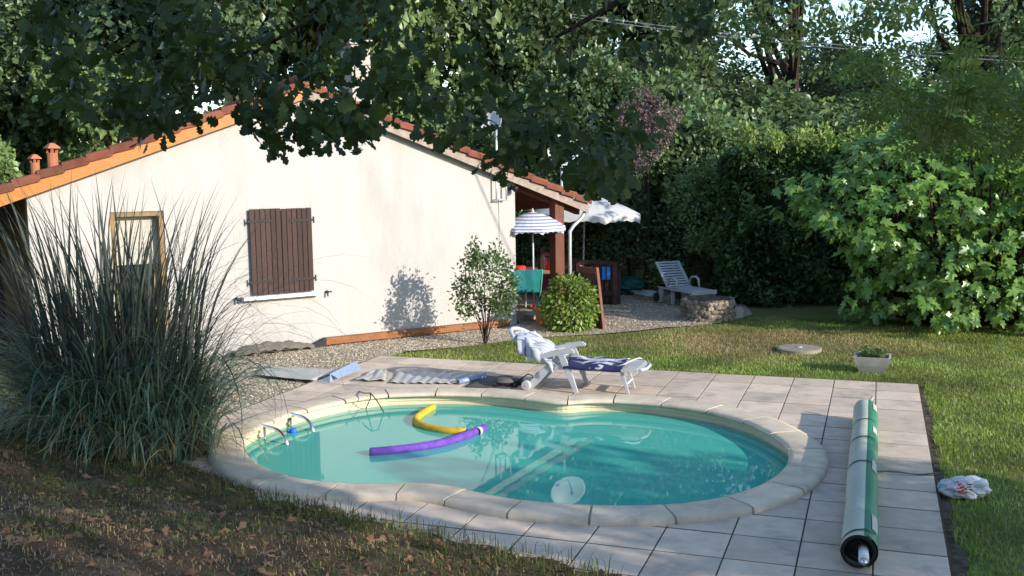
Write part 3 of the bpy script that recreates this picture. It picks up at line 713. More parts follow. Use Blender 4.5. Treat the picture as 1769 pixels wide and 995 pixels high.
# the second lounger, far back on the gravel
p_f1, p_r1 = G(1183, 534), G(1139, 521)
e2 = unit(np.array([.40, -.92, 0.])); w2 = np.array([.92, .40, 0.]); B0 = p_r1
L2 = local(B0, e2, w2); W2 = .52
l2 = thing("sun_lounger", "white slatted sun lounger standing on the gravel by the stone ring", "sun lounger", tuple(B0))
for y in (0, W2):
    MB().bar(L2(.0, y, .30), L2(1.22, y, .30), .035, .07, w2).build("side_rail", m_white, l2, bevel=.006)
    MB().bar(L2(1.17, y, 0), L2(1.17, y, .265), .05, .06, w2).build("leg", m_white, l2, bevel=.006)
    MB().bar(L2(.42, y + (.05 if y == 0 else -.05), 0), L2(.42, y + (.05 if y == 0 else -.05), .27), .05, .05, w2).build("leg", m_white, l2)
    MB().prism([L2(-.06, y - .02, .0), L2(.08, y - .02, .0), L2(.16, y - .02, .27), L2(.02, y - .02, .30)], w2 * .04).build("rear_panel", m_white, l2)
    o = MB().lathe(L2(-.05, y - .06, .09), [(0, 0), (.09, 0), (.09, .05), (0, .05)], 16, w2).build("wheel", m_black, l2)
    yy = y
    P = [L2(.30, yy, .30), L2(.34, yy, .46), L2(.40, yy, .52), L2(.56, yy, .53), L2(.64, yy, .49), L2(.66, yy, .33)]
    MB().tube(P, [.022, .022, .026, .026, .024, .02], 8).build("armrest", m_white, l2, smooth=True)
    MB().bar(L2(.34, y, .32), L2(-.13, y, .80), .03, .06, w2).build("back_rail", m_white, l2, bevel=.006)
for k in range(10):
    f = (k + .6) / 10; c = L2(.34 - .47 * f, W2 / 2, .325 + .48 * f); d = unit(np.array(L2(-.13, 0, .8)) - np.array(L2(.34, 0, .32)))
    MB().box(c + np.cross(w2, d) * -.0, (W2 - .03, .040, .014), (w2, d, np.cross(w2, d))).build("slat", m_white, l2)
for k in range(11):
    MB().box(L2(.39 + .079 * k, W2 / 2, .328), (W2 - .03, .062, .014), (w2, e2, (0, 0, 1))).build("slat", m_white, l2)
MB().bar(L2(1.22, -.02, .30), L2(1.22, W2 + .02, .30), .05, .08).build("end_rail", m_white, l2, bevel=.006)
mb = MB()
for k in range(3): mb.tube([G(1088 + 4 * k, 500 + 3 * k, .05 + .03 * k), G(1134, 505 + 4 * k, .05)], .032, 8)
tag(mb.build("pole_bundle", m_grey, None, smooth=True), "grey poles lying on the gravel behind the far lounger", "poles")

# ================================================================== ROLLED POOL COVER
n0 = G(1482, 986); f0 = G(1494, 727)
ax = unit(f0 - n0); RR = .118
n0 = n0 + ax * .03; LEN = np.linalg.norm(f0 - n0)
sx = np.cross(ax, (0, 0, 1)); sx /= np.linalg.norm(sx)     # to the right of the roll
cen0 = n0 + np.array([0, 0, RR + .004])
roll = thing("pool_cover_roll", "rolled pool cover, pale with a green flap, lying on the tiles", "pool cover", tuple(n0))
def rp(a, t, r): 
    wob = 1 + .03 * math.sin(t * 2.2 + a) + .02 * math.sin(t * 5.1 + 2 * a)
    return cen0 + ax * t + (sx * math.cos(a) + np.array([0, 0, 1]) * math.sin(a)) * r * wob
TT = np.linspace(0, LEN, 30)
MB().grid([[rp(a, t, RR) for t in TT] for a in np.linspace(R(48), R(352), 30)]).build("rolled_sheet", m_palecover, roll, smooth=True)
MB().grid([[rp(a, t, RR + (.010 if a < R(70) else .0)) for t in TT] for a in np.linspace(R(-60), R(74), 14)]).build("green_flap", m_greencover, roll, smooth=True)
MB().grid([[rp(a, t, RR * s_) for s_ in (1.0, .8)] for a in np.linspace(0, 2 * math.pi, 28) for t in (0.002,)]).build("end_edge", m_black, roll)
mb = MB()
sp = [cen0 + ax * .05 + (sx * math.cos(a) + np.array([0, 0, 1]) * math.sin(a)) * (.035 + .0105 * a / 1.2) for a in np.linspace(0, 6 * math.pi, 60) if .035 + .0105 * a / 1.2 < RR]
mb.grid([[p, p + ax * .3] for p in sp]); mb.build("inner_turns", m_darkmat, roll)
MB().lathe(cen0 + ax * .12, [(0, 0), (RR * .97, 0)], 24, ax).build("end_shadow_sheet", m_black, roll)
MB().tube([cen0 + ax * .15 + sx * .03, cen0 - ax * .06 + sx * .035, cen0 - ax * .12 + sx * .036 - np.array([0, 0, .01])], [.034, .034, .034], 14).build("core_tube", m_whitepaint, roll, smooth=True)
MB().tube([cen0 - ax * .12 + sx * .036 - np.array([0, 0, .01]), cen0 - ax * .17 + sx * .037 - np.array([0, 0, .012])], [.022, .018], 12).build("core_plug", m_steel, roll, smooth=True)
for t in (.10, 1.35 * LEN / 4.4 + .55, 2.75 * LEN / 4.4, 3.45 * LEN / 4.4):
    mb = MB(); mb.grid([[rp(a, t + .10 * math.cos(a) * .35 - .012, RR + .006 + (.006 if a < R(75) else 0)), rp(a, t + .10 * math.cos(a) * .35 + .012, RR + .006 + (.006 if a < R(75) else 0))] for a in np.linspace(R(40), R(330), 26)]); mb.build("strap", m_black, roll, smooth=True)
for t, l_ in ((.18, .34), (1.7, .28), (2.95, .22), (3.9, .3)):
    mb = MB(); mb.grid([[rp(a, t + l_ * s_, RR + .016) for s_ in (0, .5, 1)] for a in np.linspace(R(28), R(52), 4)]); mb.build("tape_patch", m_ltsheet, roll)
MB().tube([rp(R(60), LEN - .02, RR * .5), rp(R(60), LEN + .05, RR * .9), rp(R(60), LEN + .07, RR * 1.35)], .016, 8).build("corner_tie", m_white, roll)
a_, b_ = G(1517, 819), G(1622, 822)
mb = MB(); Q = [a_ + (b_ - a_) * t + np.array([0, 0, .02 + .012 * math.sin(t * 7)]) for t in np.linspace(0, 1, 10)]
mb.grid([[q + np.array([-.01, .014, 0]), q - np.array([-.01, .014, 0])] for q in Q]); tag(mb.build("strap", m_darkmat, None, solid=.004), "dark flat strap running from the cover roll to the plastic bag", "strap")
# bag
def crumple(name, mat, P0, sx_, sy_, sz_, seed, label, cat, axx=(1, 0, 0), n=22, amp=.28):
    r_ = np.random.default_rng(seed); k = r_.normal(size=(9, 3)) * 3.2; ph = r_.uniform(0, 6.28, 9); k2 = r_.normal(size=(8, 3)) * 8; p2 = r_.uniform(0, 6.28, 8)
    axx = unit(np.array(axx, float)); ay = np.array([-axx[1], axx[0], 0]); P = []
    for a in range(n + 1):
        row = []
        for b in range(n // 2 + 1):
            th, fi = 2 * math.pi * a / n, math.pi * b / (n // 2)
            d = np.array([math.cos(th) * math.sin(fi), math.sin(th) * math.sin(fi), math.cos(fi)])
            f = 1 + amp * (np.abs(np.sin(k @ d + ph)).mean() * 2 - 1.25) * 1.6 + .5 * amp * (np.abs(np.sin(k2 @ d + p2)).mean() - .64)
            d = d * f; z = max(d[2] * sz_ + sz_ * .75, .004)
            row.append(np.array(P0) + axx * d[0] * sx_ + ay * d[1] * sy_ + np.array([0, 0, z]))
        P.append(row)
    o = MB().grid(P).build(name, mat, None, smooth=False); return tag(o, label, cat)
bgp = (G(1632, 848) + G(1700, 852)) / 2; bgp[2] = LAWN_Z + .01
bag = crumple("plastic_bag", m_bag, bgp, .21, .12, .095, 8, "crumpled white plastic bag with red print lying on the grass", "bag", (1, .12, 0), 56, .26)
bag.data.materials.append(m_print); bag.data.materials.append(m_darkmat)
for pl in bag.data.polygons:
    c_ = np.array(pl.center) - bgp
    if c_[1] < -.03 and abs(c_[0] + .07) < .034 and abs(c_[2] - .10) < .04 and pl.index % 3: pl.material_index = 1
    elif c_[1] < -.03 and abs(c_[0] - .0) < .02 and abs(c_[2] - .11) < .03 and pl.index % 2: pl.material_index = 2
tag(MB().box(G(1650, 848) + [-.03, .02, -.02], (.16, .10, .05)).build("brick", m_terra, None, bevel=.01), "reddish brick half hidden under the white plastic bag", "brick")

# ================================================================== FLAT THINGS LYING BEYOND THE POOL
def lying(name, px, mat, label, cat, z=.012, amp=.01, n=12, seed=1, th=.006, ribs=0):
    q = [G(x, y, z) for x, y in px]; r_ = np.random.default_rng(seed); ph = r_.uniform(0, 6, 4); P = []
    for u in np.linspace(0, 1, n if not ribs else ribs * 4 + 1):
        row = []
        for v in np.linspace(0, 1, n):
            p = (q[0] * (1 - u) + q[1] * u) * (1 - v) + (q[3] * (1 - u) + q[2] * u) * v
            dz = amp * abs(math.sin(u * 5 + ph[0] + 2 * v) * math.sin(v * 4 + ph[1] + u)) + (.5 * amp * math.sin(u * 11 + ph[2]) ** 2)
            if ribs: dz = amp * (.5 + .5 * math.sin(u * ribs * 2 * math.pi + ph[0])) + .3 * amp * math.sin(v * 9 + u * 20)
            row.append(p + np.array([0, 0, dz]))
        P.append(row)
    return tag(MB().grid(P).build(name, mat, None, smooth=True, solid=th), label, cat)
lying("ground_sheet", [(442, 648), (544, 658), (590, 639), (459, 633)], m_ltsheet, "pale grey sheet lying flat on the gravel by the tarp", "sheet", amp=.012)
lying("ground_sheet", [(612, 659), (666, 659), (668, 640), (650, 641)], m_ltsheet, "pale curled sheet lying between the blue panel and the ribbed mat", "sheet", amp=.03, seed=3)
bs = [G(571, 659, .01), G(571, 659, .06) + [0, 0, .02], G(618, 638, .02) + [0, 0, .12], G(622, 642, .012)]
mb = MB(); fp = [(G(548, 659, .01), G(594, 639, .01)), (G(570, 660, .01), G(614, 641, .01)), (G(571, 659, .01) + [0, 0, .10], G(616, 640, .01) + [0, 0, .13]), (G(584, 659, .01) + [0, 0, .04], G(624, 645, .01) + [0, 0, .05])]
mb.grid([[a + (b - a) * t for t in np.linspace(0, 1, 8)] for a, b in fp]); tag(mb.build("folded_sunshade", m_bluesheet, None, solid=.008), "folded blue and silver panel standing on edge among the sheets", "panel")
lying("ribbed_mat", [(674, 662), (795, 663), (838, 648), (688, 641)], m_silver, "silver ribbed beach mat lying on the tiles", "mat", amp=.02, ribs=8, seed=4)
for k, (x0, x1) in enumerate(((676, 690), (722, 752), (745, 775))):
    pass
tag(MB().tube([G(791, 660, .035), G(812, 655, .04), G(838, 649, .035)], .032, 10, cap=False).build("rolled_mat", m_bluesheet, None, smooth=True, solid=.006), "blue grey rolled mat at the end of the silver ribbed mat", "mat")
lying("dark_mat", [(802, 668), (880, 672), (905, 655), (838, 649)], m_darkmat, "thin dark mat lying in front of the rolled mat", "mat", amp=.006, seed=6)
vh = thing("pool_vacuum", "black pool vacuum head with a cable loop beside the lounger wheel", "pool cleaner", tuple(G(880, 668)))
c = G(872, 668); cx = unit(G(900, 668) - G(850, 668))
MB().add([], []).box(c + [0, .02, .045], (.30, .16, .05), (unit(np.array([cx[0], cx[1] + .25, 0])), np.array([-cx[1], cx[0], 0]), (0, 0, 1))).build("vacuum_base", m_black, vh, bevel=.015)
MB().lathe(c + [.0, .03, .07], [(.15, 0), (.15, .015), (.11, .05), (0, .06)], 16).build("vacuum_top", m_darkmat, vh, smooth=True)
mb = MB()
for dx in (-.13, .13): mb.lathe(c + np.array([dx - .02, -.06, .03]), [(0, 0), (.03, 0), (.03, .05), (0, .05)], 10, (1, 0, 0))
mb.build("roller", m_black, vh)
MB().box(c + [.24, .05, .035], (.18, .07, .05), (cx, np.array([-cx[1], cx[0], 0]), (0, 0, 1))).build("hose_fitting", m_black, vh, bevel=.012)
MB().tube([c + [.15, .03, .04], c + [.22, .06, .10], c + [.30, .05, .15], c + [.36, .02, .13], c + [.35, 0, .07], c + [.27, -.02, .04]], .008, 6).build("cable_loop", m_black, vh, smooth=True)
# tarp by the wall
tp = []
for u in np.linspace(0, 1, 30):
    row = []
    for v in np.linspace(0, 1, 14):
        base = WU(.02 + 1.30 * u, 0, .12 + .34 * (1 - .35 * u) * (1 - v) * 1.0)
        h = (.17 * math.sin(math.pi * min(v + .08, 1)) * (1 - .35 * u) + .03 * abs(math.sin(u * 12 + v * 6)) + .03 * math.sin(u * 23 + 3 * v) ** 2) * math.sin(math.pi * min(max(u, .02), .98)) ** .35
        row.append(base + np.array([0, 0, LAWN_Z + .02 + max(h, 0)]))
    tp.append(row)
tag(MB().grid(tp).build("folded_tarp", m_tarp, None, smooth=True, solid=.01), "grey brown folded tarp lying on the gravel against the wall", "tarp")

# ================================================================== PLANTER, LID, STONE RING
pc = G(1506, 641); pc[2] = LAWN_Z
pa = unit(np.array([.93, -.36, 0])); pb_ = np.array([.36, .93, 0])
pl = thing("planter", "square concrete planter with a little green growth on the lawn", "planter", tuple(pc))
prof = [(.13, .0), (.155, .05), (.185, .12), (.205, .19), (.215, .235), (.19, .235), (.175, .17)]
mb = MB(); ring = lambda r_, z: [pc + pb_ * .16 + pa * r_ * sx_ * 1.1 + pb_ * r_ * sy_ * .95 + np.array([0, 0, z]) for sx_, sy_ in ((-1, -1), (1, -1), (1, 1), (-1, 1), (-1, -1))]
mb.grid([ring(r_, z) for r_, z in prof]); mb.build("pot", m_concrete, pl)
mb = MB(); mb.add(ring(.18, .18)[:4], [(0, 1, 2, 3)]); mb.build("potting_soil", m_soil, pl)
n = 240; P = np.c_[rng.uniform(-.16, .16, (n, 2)), np.zeros(n)]
P = pc + pb_ * .16 + pa * P[:, :1] + pb_ * P[:, 1:2] + np.c_[np.zeros((n, 2)), rng.uniform(.19, .29, n)]
LEAF = ([(0, 0, 0), (.24, .35, .05), (.22, .7, .04), (0, 1, -.04), (-.22, .7, .04), (-.24, .35, .05)], [(0, 1, 2, 3), (0, 3, 4, 5)])
def leafy(name, P, size, mat, parent=None, kind=None, tmpl=LEAF, up=.3, sv=.35, dirs=None, nrm=None):
    n = len(P); d = rdir(n) + np.array([0, 0, up]) if dirs is None else dirs
    nr = rdir(n) * .8 + np.array([0.25, -.35, .7]) if nrm is None else nrm
    me = scatter_mesh(name, tmpl[0], tmpl[1], P - wloc(parent), frames(d, nr), size * rng.uniform(1 - sv, 1 + sv, n))
    return link(name, me, mat, parent, kind)
leafy("leaves", P, .06, m_shrubleaf, pl, "stuff", up=.8)
lc = (G(1345, 600) + G(1413, 600)) / 2
ld = thing("well_cover", "round concrete cover lying flat in the dry grass", "manhole cover", (lc[0], lc[1], LAWN_Z))
MB().lathe((lc[0], lc[1] - .05, LAWN_Z), [(.33, 0), (.33, .05), (.30, .06), (0, .062)], 28).build("slab", M("worn_slab", (.30, .25, .195), (.23, .19, .145), rough=.95, scale=7, bump=.4), ld)
MB().lathe((lc[0], lc[1] - .05, LAWN_Z), [(.045, .063), (.04, .075), (0, .075)], 10).build("lifting_knob", m_grey, ld)
sr = (G(1192, 553) + G(1270, 553)) / 2 + np.array([0, .42, 0])
st = thing("stone_ring", "low ring of stacked field stones on the gravel yard", "fire pit", (sr[0], sr[1], LAWN_Z))
def rock(seed, s):
    r_ = np.random.default_rng(seed); mb = MB(); P = []
    n, h = 8, 5
    k = r_.normal(size=(4, 3)) * 2; ph = r_.uniform(0, 6, 4)
    for a in range(n):
        row = []
        for b in range(h):
            th, fi = 2 * math.pi * a / n, math.pi * b / (h - 1); d = np.array([math.cos(th) * math.sin(fi), math.sin(th) * math.sin(fi), math.cos(fi)])
            row.append(np.sign(d) * np.abs(d) ** .75 * (1 + .18 * np.sin(k @ d + ph).mean()) * np.array(s))
        P.append(row)
    mb.grid(P, True); me = bpy.data.meshes.new("stone"); me.from_pydata([tuple(v) for v in mb.v], [], mb.f); me.update(); me.materials.append(m_stone); return me
rocks = [rock(20 + k, (.062 + .012 * (k % 3), .055, .046 + .01 * (k % 2))) for k in range(5)]
for row in range(5):
    nn = 25
    for k in range(nn):
        a = 2 * math.pi * (k + .5 * (row % 2) + rng.uniform(-.2, .2)) / nn
        o = link("stone", rocks[rng.integers(5)], None, st); rr = .44 + rng.uniform(-.02, .02)
        o.location = (rr * math.cos(a), rr * math.sin(a), .035 + row * .078 + rng.uniform(-.012, .012)); o.rotation_euler = (rng.uniform(-.3, .3), rng.uniform(-.3, .3), a + math.pi / 2 + rng.uniform(-.4, .4))
MB().lathe((sr[0], sr[1], LAWN_Z), [(.43, .02), (.40, .40), (.30, .30), (0, .28)], 24).build("ash_bed", m_soil, st)
tag(MB().box(G(1283, 552) + [0, .5, .06], (.2, .2, .2)).build("concrete_block", m_concrete, None, bevel=.01), "pale concrete block beside the stone ring under the hedge", "block")

# ================================================================== TERRACE AND ITS FURNITURE
ter = cw([WU(5.24, 0, -.35), WU(5.24, 0, -6), WU(7.4, 0, -6), WU(7.2, 0, -.6), WU(6.4, 0, -.3)])
MB().prism([(p[0], p[1], LAWN_Z - .05) for p in ter], (0, 0, .14)).build("terrace", m_terrace, None, kind="structure")
TZ = .09
YU = 18.62
def parasol(label, apex, rim_z, rad, nrib, floor_z, mat, name="parasol", polecol=m_white, tilt=(0, 0), val=.12, pole_x=0.):
    root = thing(name, label, "parasol", (apex[0], apex[1], floor_z)); apex = np.array(apex); h = apex[2] - rim_z
    def pt(a, f, sag=0.): 
        x = rad * f * math.cos(a); y = rad * f * math.sin(a)
        return np.array([apex[0] + x, apex[1] + y, apex[2] - h * (f ** 1.6) + x * tilt[0] + y * tilt[1] - sag])
    fs = (0.02, .25, .5, .75, 1)
    mb = MB(); P = []
    for k in range(nrib * 3 + 1):
        a = 2 * math.pi * k / (nrib * 3) + .25; m_ = k % 3; c = 1 if m_ == 0 else math.cos(math.pi / nrib) / math.cos(abs((m_ / 3 - .5)) * 2 * math.pi / nrib) * 1.0
        P.append([pt(a, f * c) for f in fs])
    o = mb.grid(P).build("canopy", mat, root, solid=.004)
    P = []
    for k in range(nrib * 8 + 1):
        a = 2 * math.pi * k / (nrib * 8) + .25; m_ = (k / 8) % 1; c = math.cos(math.pi / nrib) / math.cos(abs(m_ - .5) * 2 * math.pi / nrib)
        top = pt(a, c); P.append([top, top - np.array([0, 0, val * (.9 + .1 * math.cos(k * math.pi))]) + .01 * np.array([math.cos(a), math.sin(a), 0])])
    MB().grid(P).build("valance", mat, root, solid=.004)
    MB().tube([(apex[0] + pole_x, apex[1], floor_z), (apex[0], apex[1], apex[2] + .03)], .018, 8).build("pole", polecol, root, smooth=True)
    for k in range(nrib):
        a = 2 * math.pi * k / nrib + .25; MB().tube([pt(a, .03) - [0, 0, .012], pt(a, .5) - [0, 0, .012], pt(a, 1) - [0, 0, .012]], .006, 5).build("rib", m_grey, root)
    MB().lathe((apex[0], apex[1], apex[2] + .0), [(.03, -.02), (.03, .02), (.012, .06), (0, .07)], 10).build("finial", polecol, root)
    MB().lathe((apex[0] + pole_x, apex[1], floor_z), [(0, .05), (.04, .05), (.16, .03), (.18, 0)], 14).build("base", m_concrete, root)
    return root
ap = at(920, 366, YU); rim = at(920, 393, YU)
parasol("small navy and white striped parasol on the terrace", ap, rim[2], .62, 8, TZ, m_striped, val=.10)
YB = 21.35
ap = at(1011, 337, YB); rim = at(1011, 372, YB)
parasol("large white fringed parasol behind the porch post", ap, rim[2], 1.22, 8, LAWN_Z, m_canvas, val=.13, tilt=(-.02, 0), pole_x=-.08)
# camp chair, table, chairs, cushion, pot
def chair(label, px, Y, canvas, tube, w_, h_, face, seat_h=.42):
    c = at(px, 520, Y); root = thing("garden_chair", label, "chair", (c[0], c[1], TZ)); f = unit(np.array([*face, 0.])); s = np.array([-f[1], f[0], 0]); Lc = local((c[0], c[1], TZ), s, f)
    for sg in (-1, 1):
        x = sg * w_ / 2
        MB().tube([Lc(x, -.20, 0), Lc(x, -.24, .02), Lc(x, .22, seat_h), Lc(x, .26, seat_h + .02)], .012, 6).build("leg", tube, root)
        MB().tube([Lc(x, .25, 0), Lc(x, -.16, seat_h), Lc(x, -.24, seat_h + .22), Lc(x, -.30, h_)], .012, 6).build("leg", tube, root)
        MB().tube([Lc(x, -.2, seat_h + .19), Lc(x, .08, seat_h + .21), Lc(x, .2, seat_h + .19)], .014, 6).build("armrest", tube, root)
    P = [[Lc(x, -.16 + .40 * v, seat_h + .02 - .03 * math.sin(math.pi * v)) for v in np.linspace(0, 1, 5)] for x in np.linspace(-w_ / 2, w_ / 2, 5)]
    MB().grid(P).build("seat", canvas, root, solid=.01)
    P = [[Lc(x, -.16 - .14 * v, seat_h + .02 + (h_ - seat_h - .02) * v) for v in np.linspace(0, 1, 5)] for x in np.linspace(-w_ / 2, w_ / 2, 5)]
    MB().grid(P).build("backrest", canvas, root, solid=.012)
    return root
chair("teal canvas camp chair seen from behind by the wall corner", 906, 18.45, m_teal, m_tealtube, .52, .86, (-.25, .97))
chair("red folding chair at the far side of the terrace table", 943, 19.6, m_red, m_red, .36, .84, (-.6, -.8))
tb_c = at(922, 500, 19.3); tbl = thing("terrace_table", "round tan wicker table with a maroon cloth on the terrace", "table", (tb_c[0], tb_c[1], TZ))
MB().lathe((tb_c[0], tb_c[1], TZ), [(0, .70), (.46, .70), (.46, .66), (0, .66)], 24).build("tabletop", m_tancloth, tbl)
for k in range(4):
    a = k * math.pi / 2 + .5; MB().tube([(tb_c[0] + .32 * math.cos(a), tb_c[1] + .32 * math.sin(a), TZ), (tb_c[0] + .28 * math.cos(a), tb_c[1] + .28 * math.sin(a), TZ + .67)], .018, 6).build("leg", m_grey, tbl)
o = MB().grid([[(tb_c[0] + r_ * math.cos(a), tb_c[1] + r_ * math.sin(a), TZ + z) for r_, z in ((.47, .70), (.475, .55), (.49 + .02 * math.sin(8 * a), .36))] for a in np.linspace(-2.4, -.3, 22)]).build("table_cloth", m_maroon, None, solid=.006)
tag(o, "maroon cloth hanging from the front of the terrace table", "tablecloth")
cu = at(905, 470, 19.7); tag(MB().box((cu[0], cu[1], cu[2]), (.55, .4, .18)).build("seat_cushion", m_maroon, None, bevel=.06), "maroon padded cushion on the bench behind the teal chair", "cushion")
be = thing("garden_bench", "low wooden bench behind the table holding the maroon cushion", "bench", (cu[0], cu[1], TZ))
MB().box((cu[0], cu[1], cu[2] - .12), (1.0, .42, .05)).build("seat", m_darkwood, be)
for sg in (-1, 1): MB().box((cu[0] + sg * .4, cu[1], (TZ + cu[2] - .145) / 2), (.06, .36, cu[2] - .145 - TZ)).build("leg", m_darkwood, be)
rp_ = at(898, 480, 19.0); tag(MB().lathe((rp_[0], rp_[1], TZ + .70), [(0, 0), (.10, 0), (.13, .10), (.11, .16), (0, .16)], 14).build("red_bowl", m_red, None, smooth=True), "red bowl on the terrace table beside the wall corner", "bowl")
pt_ = at(938, 545, 18.0); po = thing("flower_pot", "terracotta flower pot beside the round leafy bush", "flower pot", (pt_[0], pt_[1], LAWN_Z))
MB().lathe((pt_[0], pt_[1], LAWN_Z), [(0, 0), (.11, 0), (.15, .30), (.17, .30), (.17, .36), (.145, .36), (.13, .28), (0, .28)], 18).build("pot", m_terra, po, smooth=False)
MB().lathe((pt_[0], pt_[1], LAWN_Z), [(0, .30), (.128, .29)], 14).build("potting_soil", m_soil, po)
tag(MB().box(G(905, 549) + [0, .1, .06], (.34, .2, .10)).build("stone_block", m_concrete, None, bevel=.02), "pale stone block on the ground by the wall corner", "block")
# wooden fence of boards with a swooping top rail
FA, FB = at(938, 515, 20.9), at(1062, 515, 20.6); FA[2] = FB[2] = LAWN_Z
fe = thing("wooden_fence", "dark brown board fence with a swooping top behind the porch post", "fence", tuple(FA))
fd = unit(FB - FA); fn = np.array([fd[1], -fd[0], 0]); FL = np.linalg.norm(FB - FA)
ftop = lambda t: .86 + .22 * (1 - t) ** 1.5 + .02 * math.sin(t * 9)
nb = 14
for k in range(nb):
    t = (k + .5) / nb; c = FA + fd * FL * t; h_ = ftop(t) - .07
    MB().box(c + np.array([0, 0, .05 + h_ / 2]), (FL / nb * .72, .025, h_ - .05), (fd, fn, (0, 0, 1))).build("board", m_darkwood, fe)
P = [FA + fd * FL * t + np.array([0, 0, ftop(t)]) for t in np.linspace(0, 1, 12)]
mb = MB(); mb.grid([[p + fn * .04 + [0, 0, -.05], p + fn * .04 + [0, 0, .03], p - fn * .04 + [0, 0, .03], p - fn * .04 + [0, 0, -.05], p + fn * .04 + [0, 0, -.05]] for p in P]); mb.build("top_rail", m_darkwood, fe)
MB().bar(FA + fn * .03 + [0, 0, .25], FB + fn * .03 + [0, 0, .25], .03, .09).build("rail", m_darkwood, fe)
for t, h_ in ((0, 1.16), (.5, .90), (1, .90)):
    MB().box(FA + fd * FL * t + np.array([0, 0, h_ / 2]), (.09, .09, h_), (fd, fn, (0, 0, 1))).build("post", m_darkwood, fe, bevel=.01)
MB().box(FB + fd * -.10 - fn * .12 + [0, 0, .35], (.40, .03, .7), (fd, fn, (0, 0, 1))).build("end_panel", m_darkwood, fe)
for px in (1043, 1051):
    c = at(px, 472, 20.45); tag(MB().box(c, (.065, .012, .26), (fd, fn, (0, 0, 1))).build("blue_cloth", m_bluecloth, None), "bright blue cloth strip hanging on the fence, " + ("nearer the leaning gate" if px < 1046 else "nearer the fence end"), "cloth", "blue cloth strips on the fence")
crumple("garden_tarp", m_tarpgreen, G(1086, 506), .32, .25, .20, 9, "dark green tarp heaped on the gravel beside the fence", "tarp", (1, 0, 0), 26, .25)
# gate panel leaning behind the round bush
ga = thing("leaning_gate", "brown slatted wooden gate panel leaning beside the round bush", "gate", tuple(G(1043, 571)))
g0, g1 = G(1042, 571, LAWN_Z), G(1010, 563, LAWN_Z); g0b = at(1030, 462, g0[1] + .32); lean = g0b - g0
gd = unit(np.array(g1 - g0)) ; gw = .62; gn = unit(np.cross(gd, lean))
def gp(s_, t, o=0): return g0 + gd * s_ * gw + lean * t + gn * o
MB().prism([gp(0, 0), gp(.10, 0), gp(.10, 1), gp(0, 1)], gn * .05).build("stile", m_brownwood, ga); MB().prism([gp(.9, 0), gp(1, 0), gp(1, 1), gp(.9, 1)], gn * .05).build("stile", m_brownwood, ga)
for t0, t1 in ((0.02, .12), (.88, .98)): MB().prism([gp(.102, t0), gp(.898, t0), gp(.898, t1), gp(.102, t1)], gn * .045).build("rail", m_brownwood, ga)
for k in range(5):
    s0 = .13 + k * .155; MB().prism([gp(s0, .122, .01), gp(s0 + .12, .122, .01), gp(s0 + .12, .878, .01), gp(s0, .878, .01)], gn * .02).build("slat", m_darkwood, ga)
# overhead cable
a_, b_ = at(985, 24, 16.0), at(1990, 112, 13.0)
mb = MB()
for dz, dx in ((0, 0), (-.05, .02)):
    mb.tube([a_ + (b_ - a_) * t + np.array([dx, 0, dz - .10 * math.sin(math.pi * t)]) for t in np.linspace(0, 1, 16)], .007, 5)
tag(mb.build("overhead_cable", M("cable_grey", (.25, .26, .26), rough=.6), None), "pale twin overhead cable crossing in front of the trees", "cable")

# ================================================================== VEGETATION
# leaf templates: origin at the stalk, length along +Y, face +Z
def poly_leaf(half, fold=.12, droop=.12, lobes=None):
    """half: list of (x, y) on one side from stalk to tip; mirrored; built as triangles to the midrib"""
    ys = [p[1] for p in half]; n = len(half)
    V = [(0, y, -droop * y * y) for y in ys] + [(x, y, fold * x - droop * y * y) for x, y in half] + [(-x, y, fold * x - droop * y * y) for x, y in half]
    F = []
    for k in range(n - 1):
        F += [(k, n + k, n + k + 1), (k, n + k + 1, k + 1), (k, k + 1, 2 * n + k + 1), (k, 2 * n + k + 1, 2 * n + k)]
    return V, F
OAK = poly_leaf([(.01, 0), (.02, .12), (.15, .2), (.1, .3), (.26, .42), (.16, .52), (.33, .68), (.2, .76), (.22, .9), (.0, 1.0)], .15, .15)
OAK_S = ([(0, 0, 0), (.14, .2, .02), (.1, .33, .01), (.30, .62, .02), (.17, .78, -.03), (0, 1, -.1), (-.17, .78, -.03), (-.30, .62, .02), (-.1, .33, .01), (-.14, .2, .02)], [(0, 1, 2, 9), (9, 2, 3, 8), (8, 2, 3, 7), (7, 3, 4, 6), (6, 4, 5, 5)])
OAK_S = (OAK_S[0], [(0, 1, 2), (0, 2, 8), (0, 8, 9), (2, 3, 7), (2, 7, 8), (3, 4, 6), (3, 6, 7), (4, 5, 6)])
QUAD = ([(0, 0, 0), (.34, .5, .08), (0, 1, -.05), (-.34, .5, .08)], [(0, 1, 2), (0, 2, 3)])
def fig_leaf():
    V = [(0, 0, 0), (0, .35, .0)]; F = []
    out = [(.0, .0), (.12, -.08), (.29, -.06), (.38, .05), (.30, .17), (.21, .25), (.38, .44), (.43, .60), (.33, .66), (.18, .54), (.18, .74), (.11, .98), (.0, 1.10)]
    pts = out + [(-x, y) for x, y in out[-2:0:-1]]
    V = [(0, .30, .02)] + [(x, y, .10 * abs(x) - .28 * max(y, 0) ** 2 * .6) for x, y in pts]; n = len(pts)
    return V, [(0, 1 + k, 1 + (k + 1) % n) for k in range(n)]
FIG = fig_leaf()
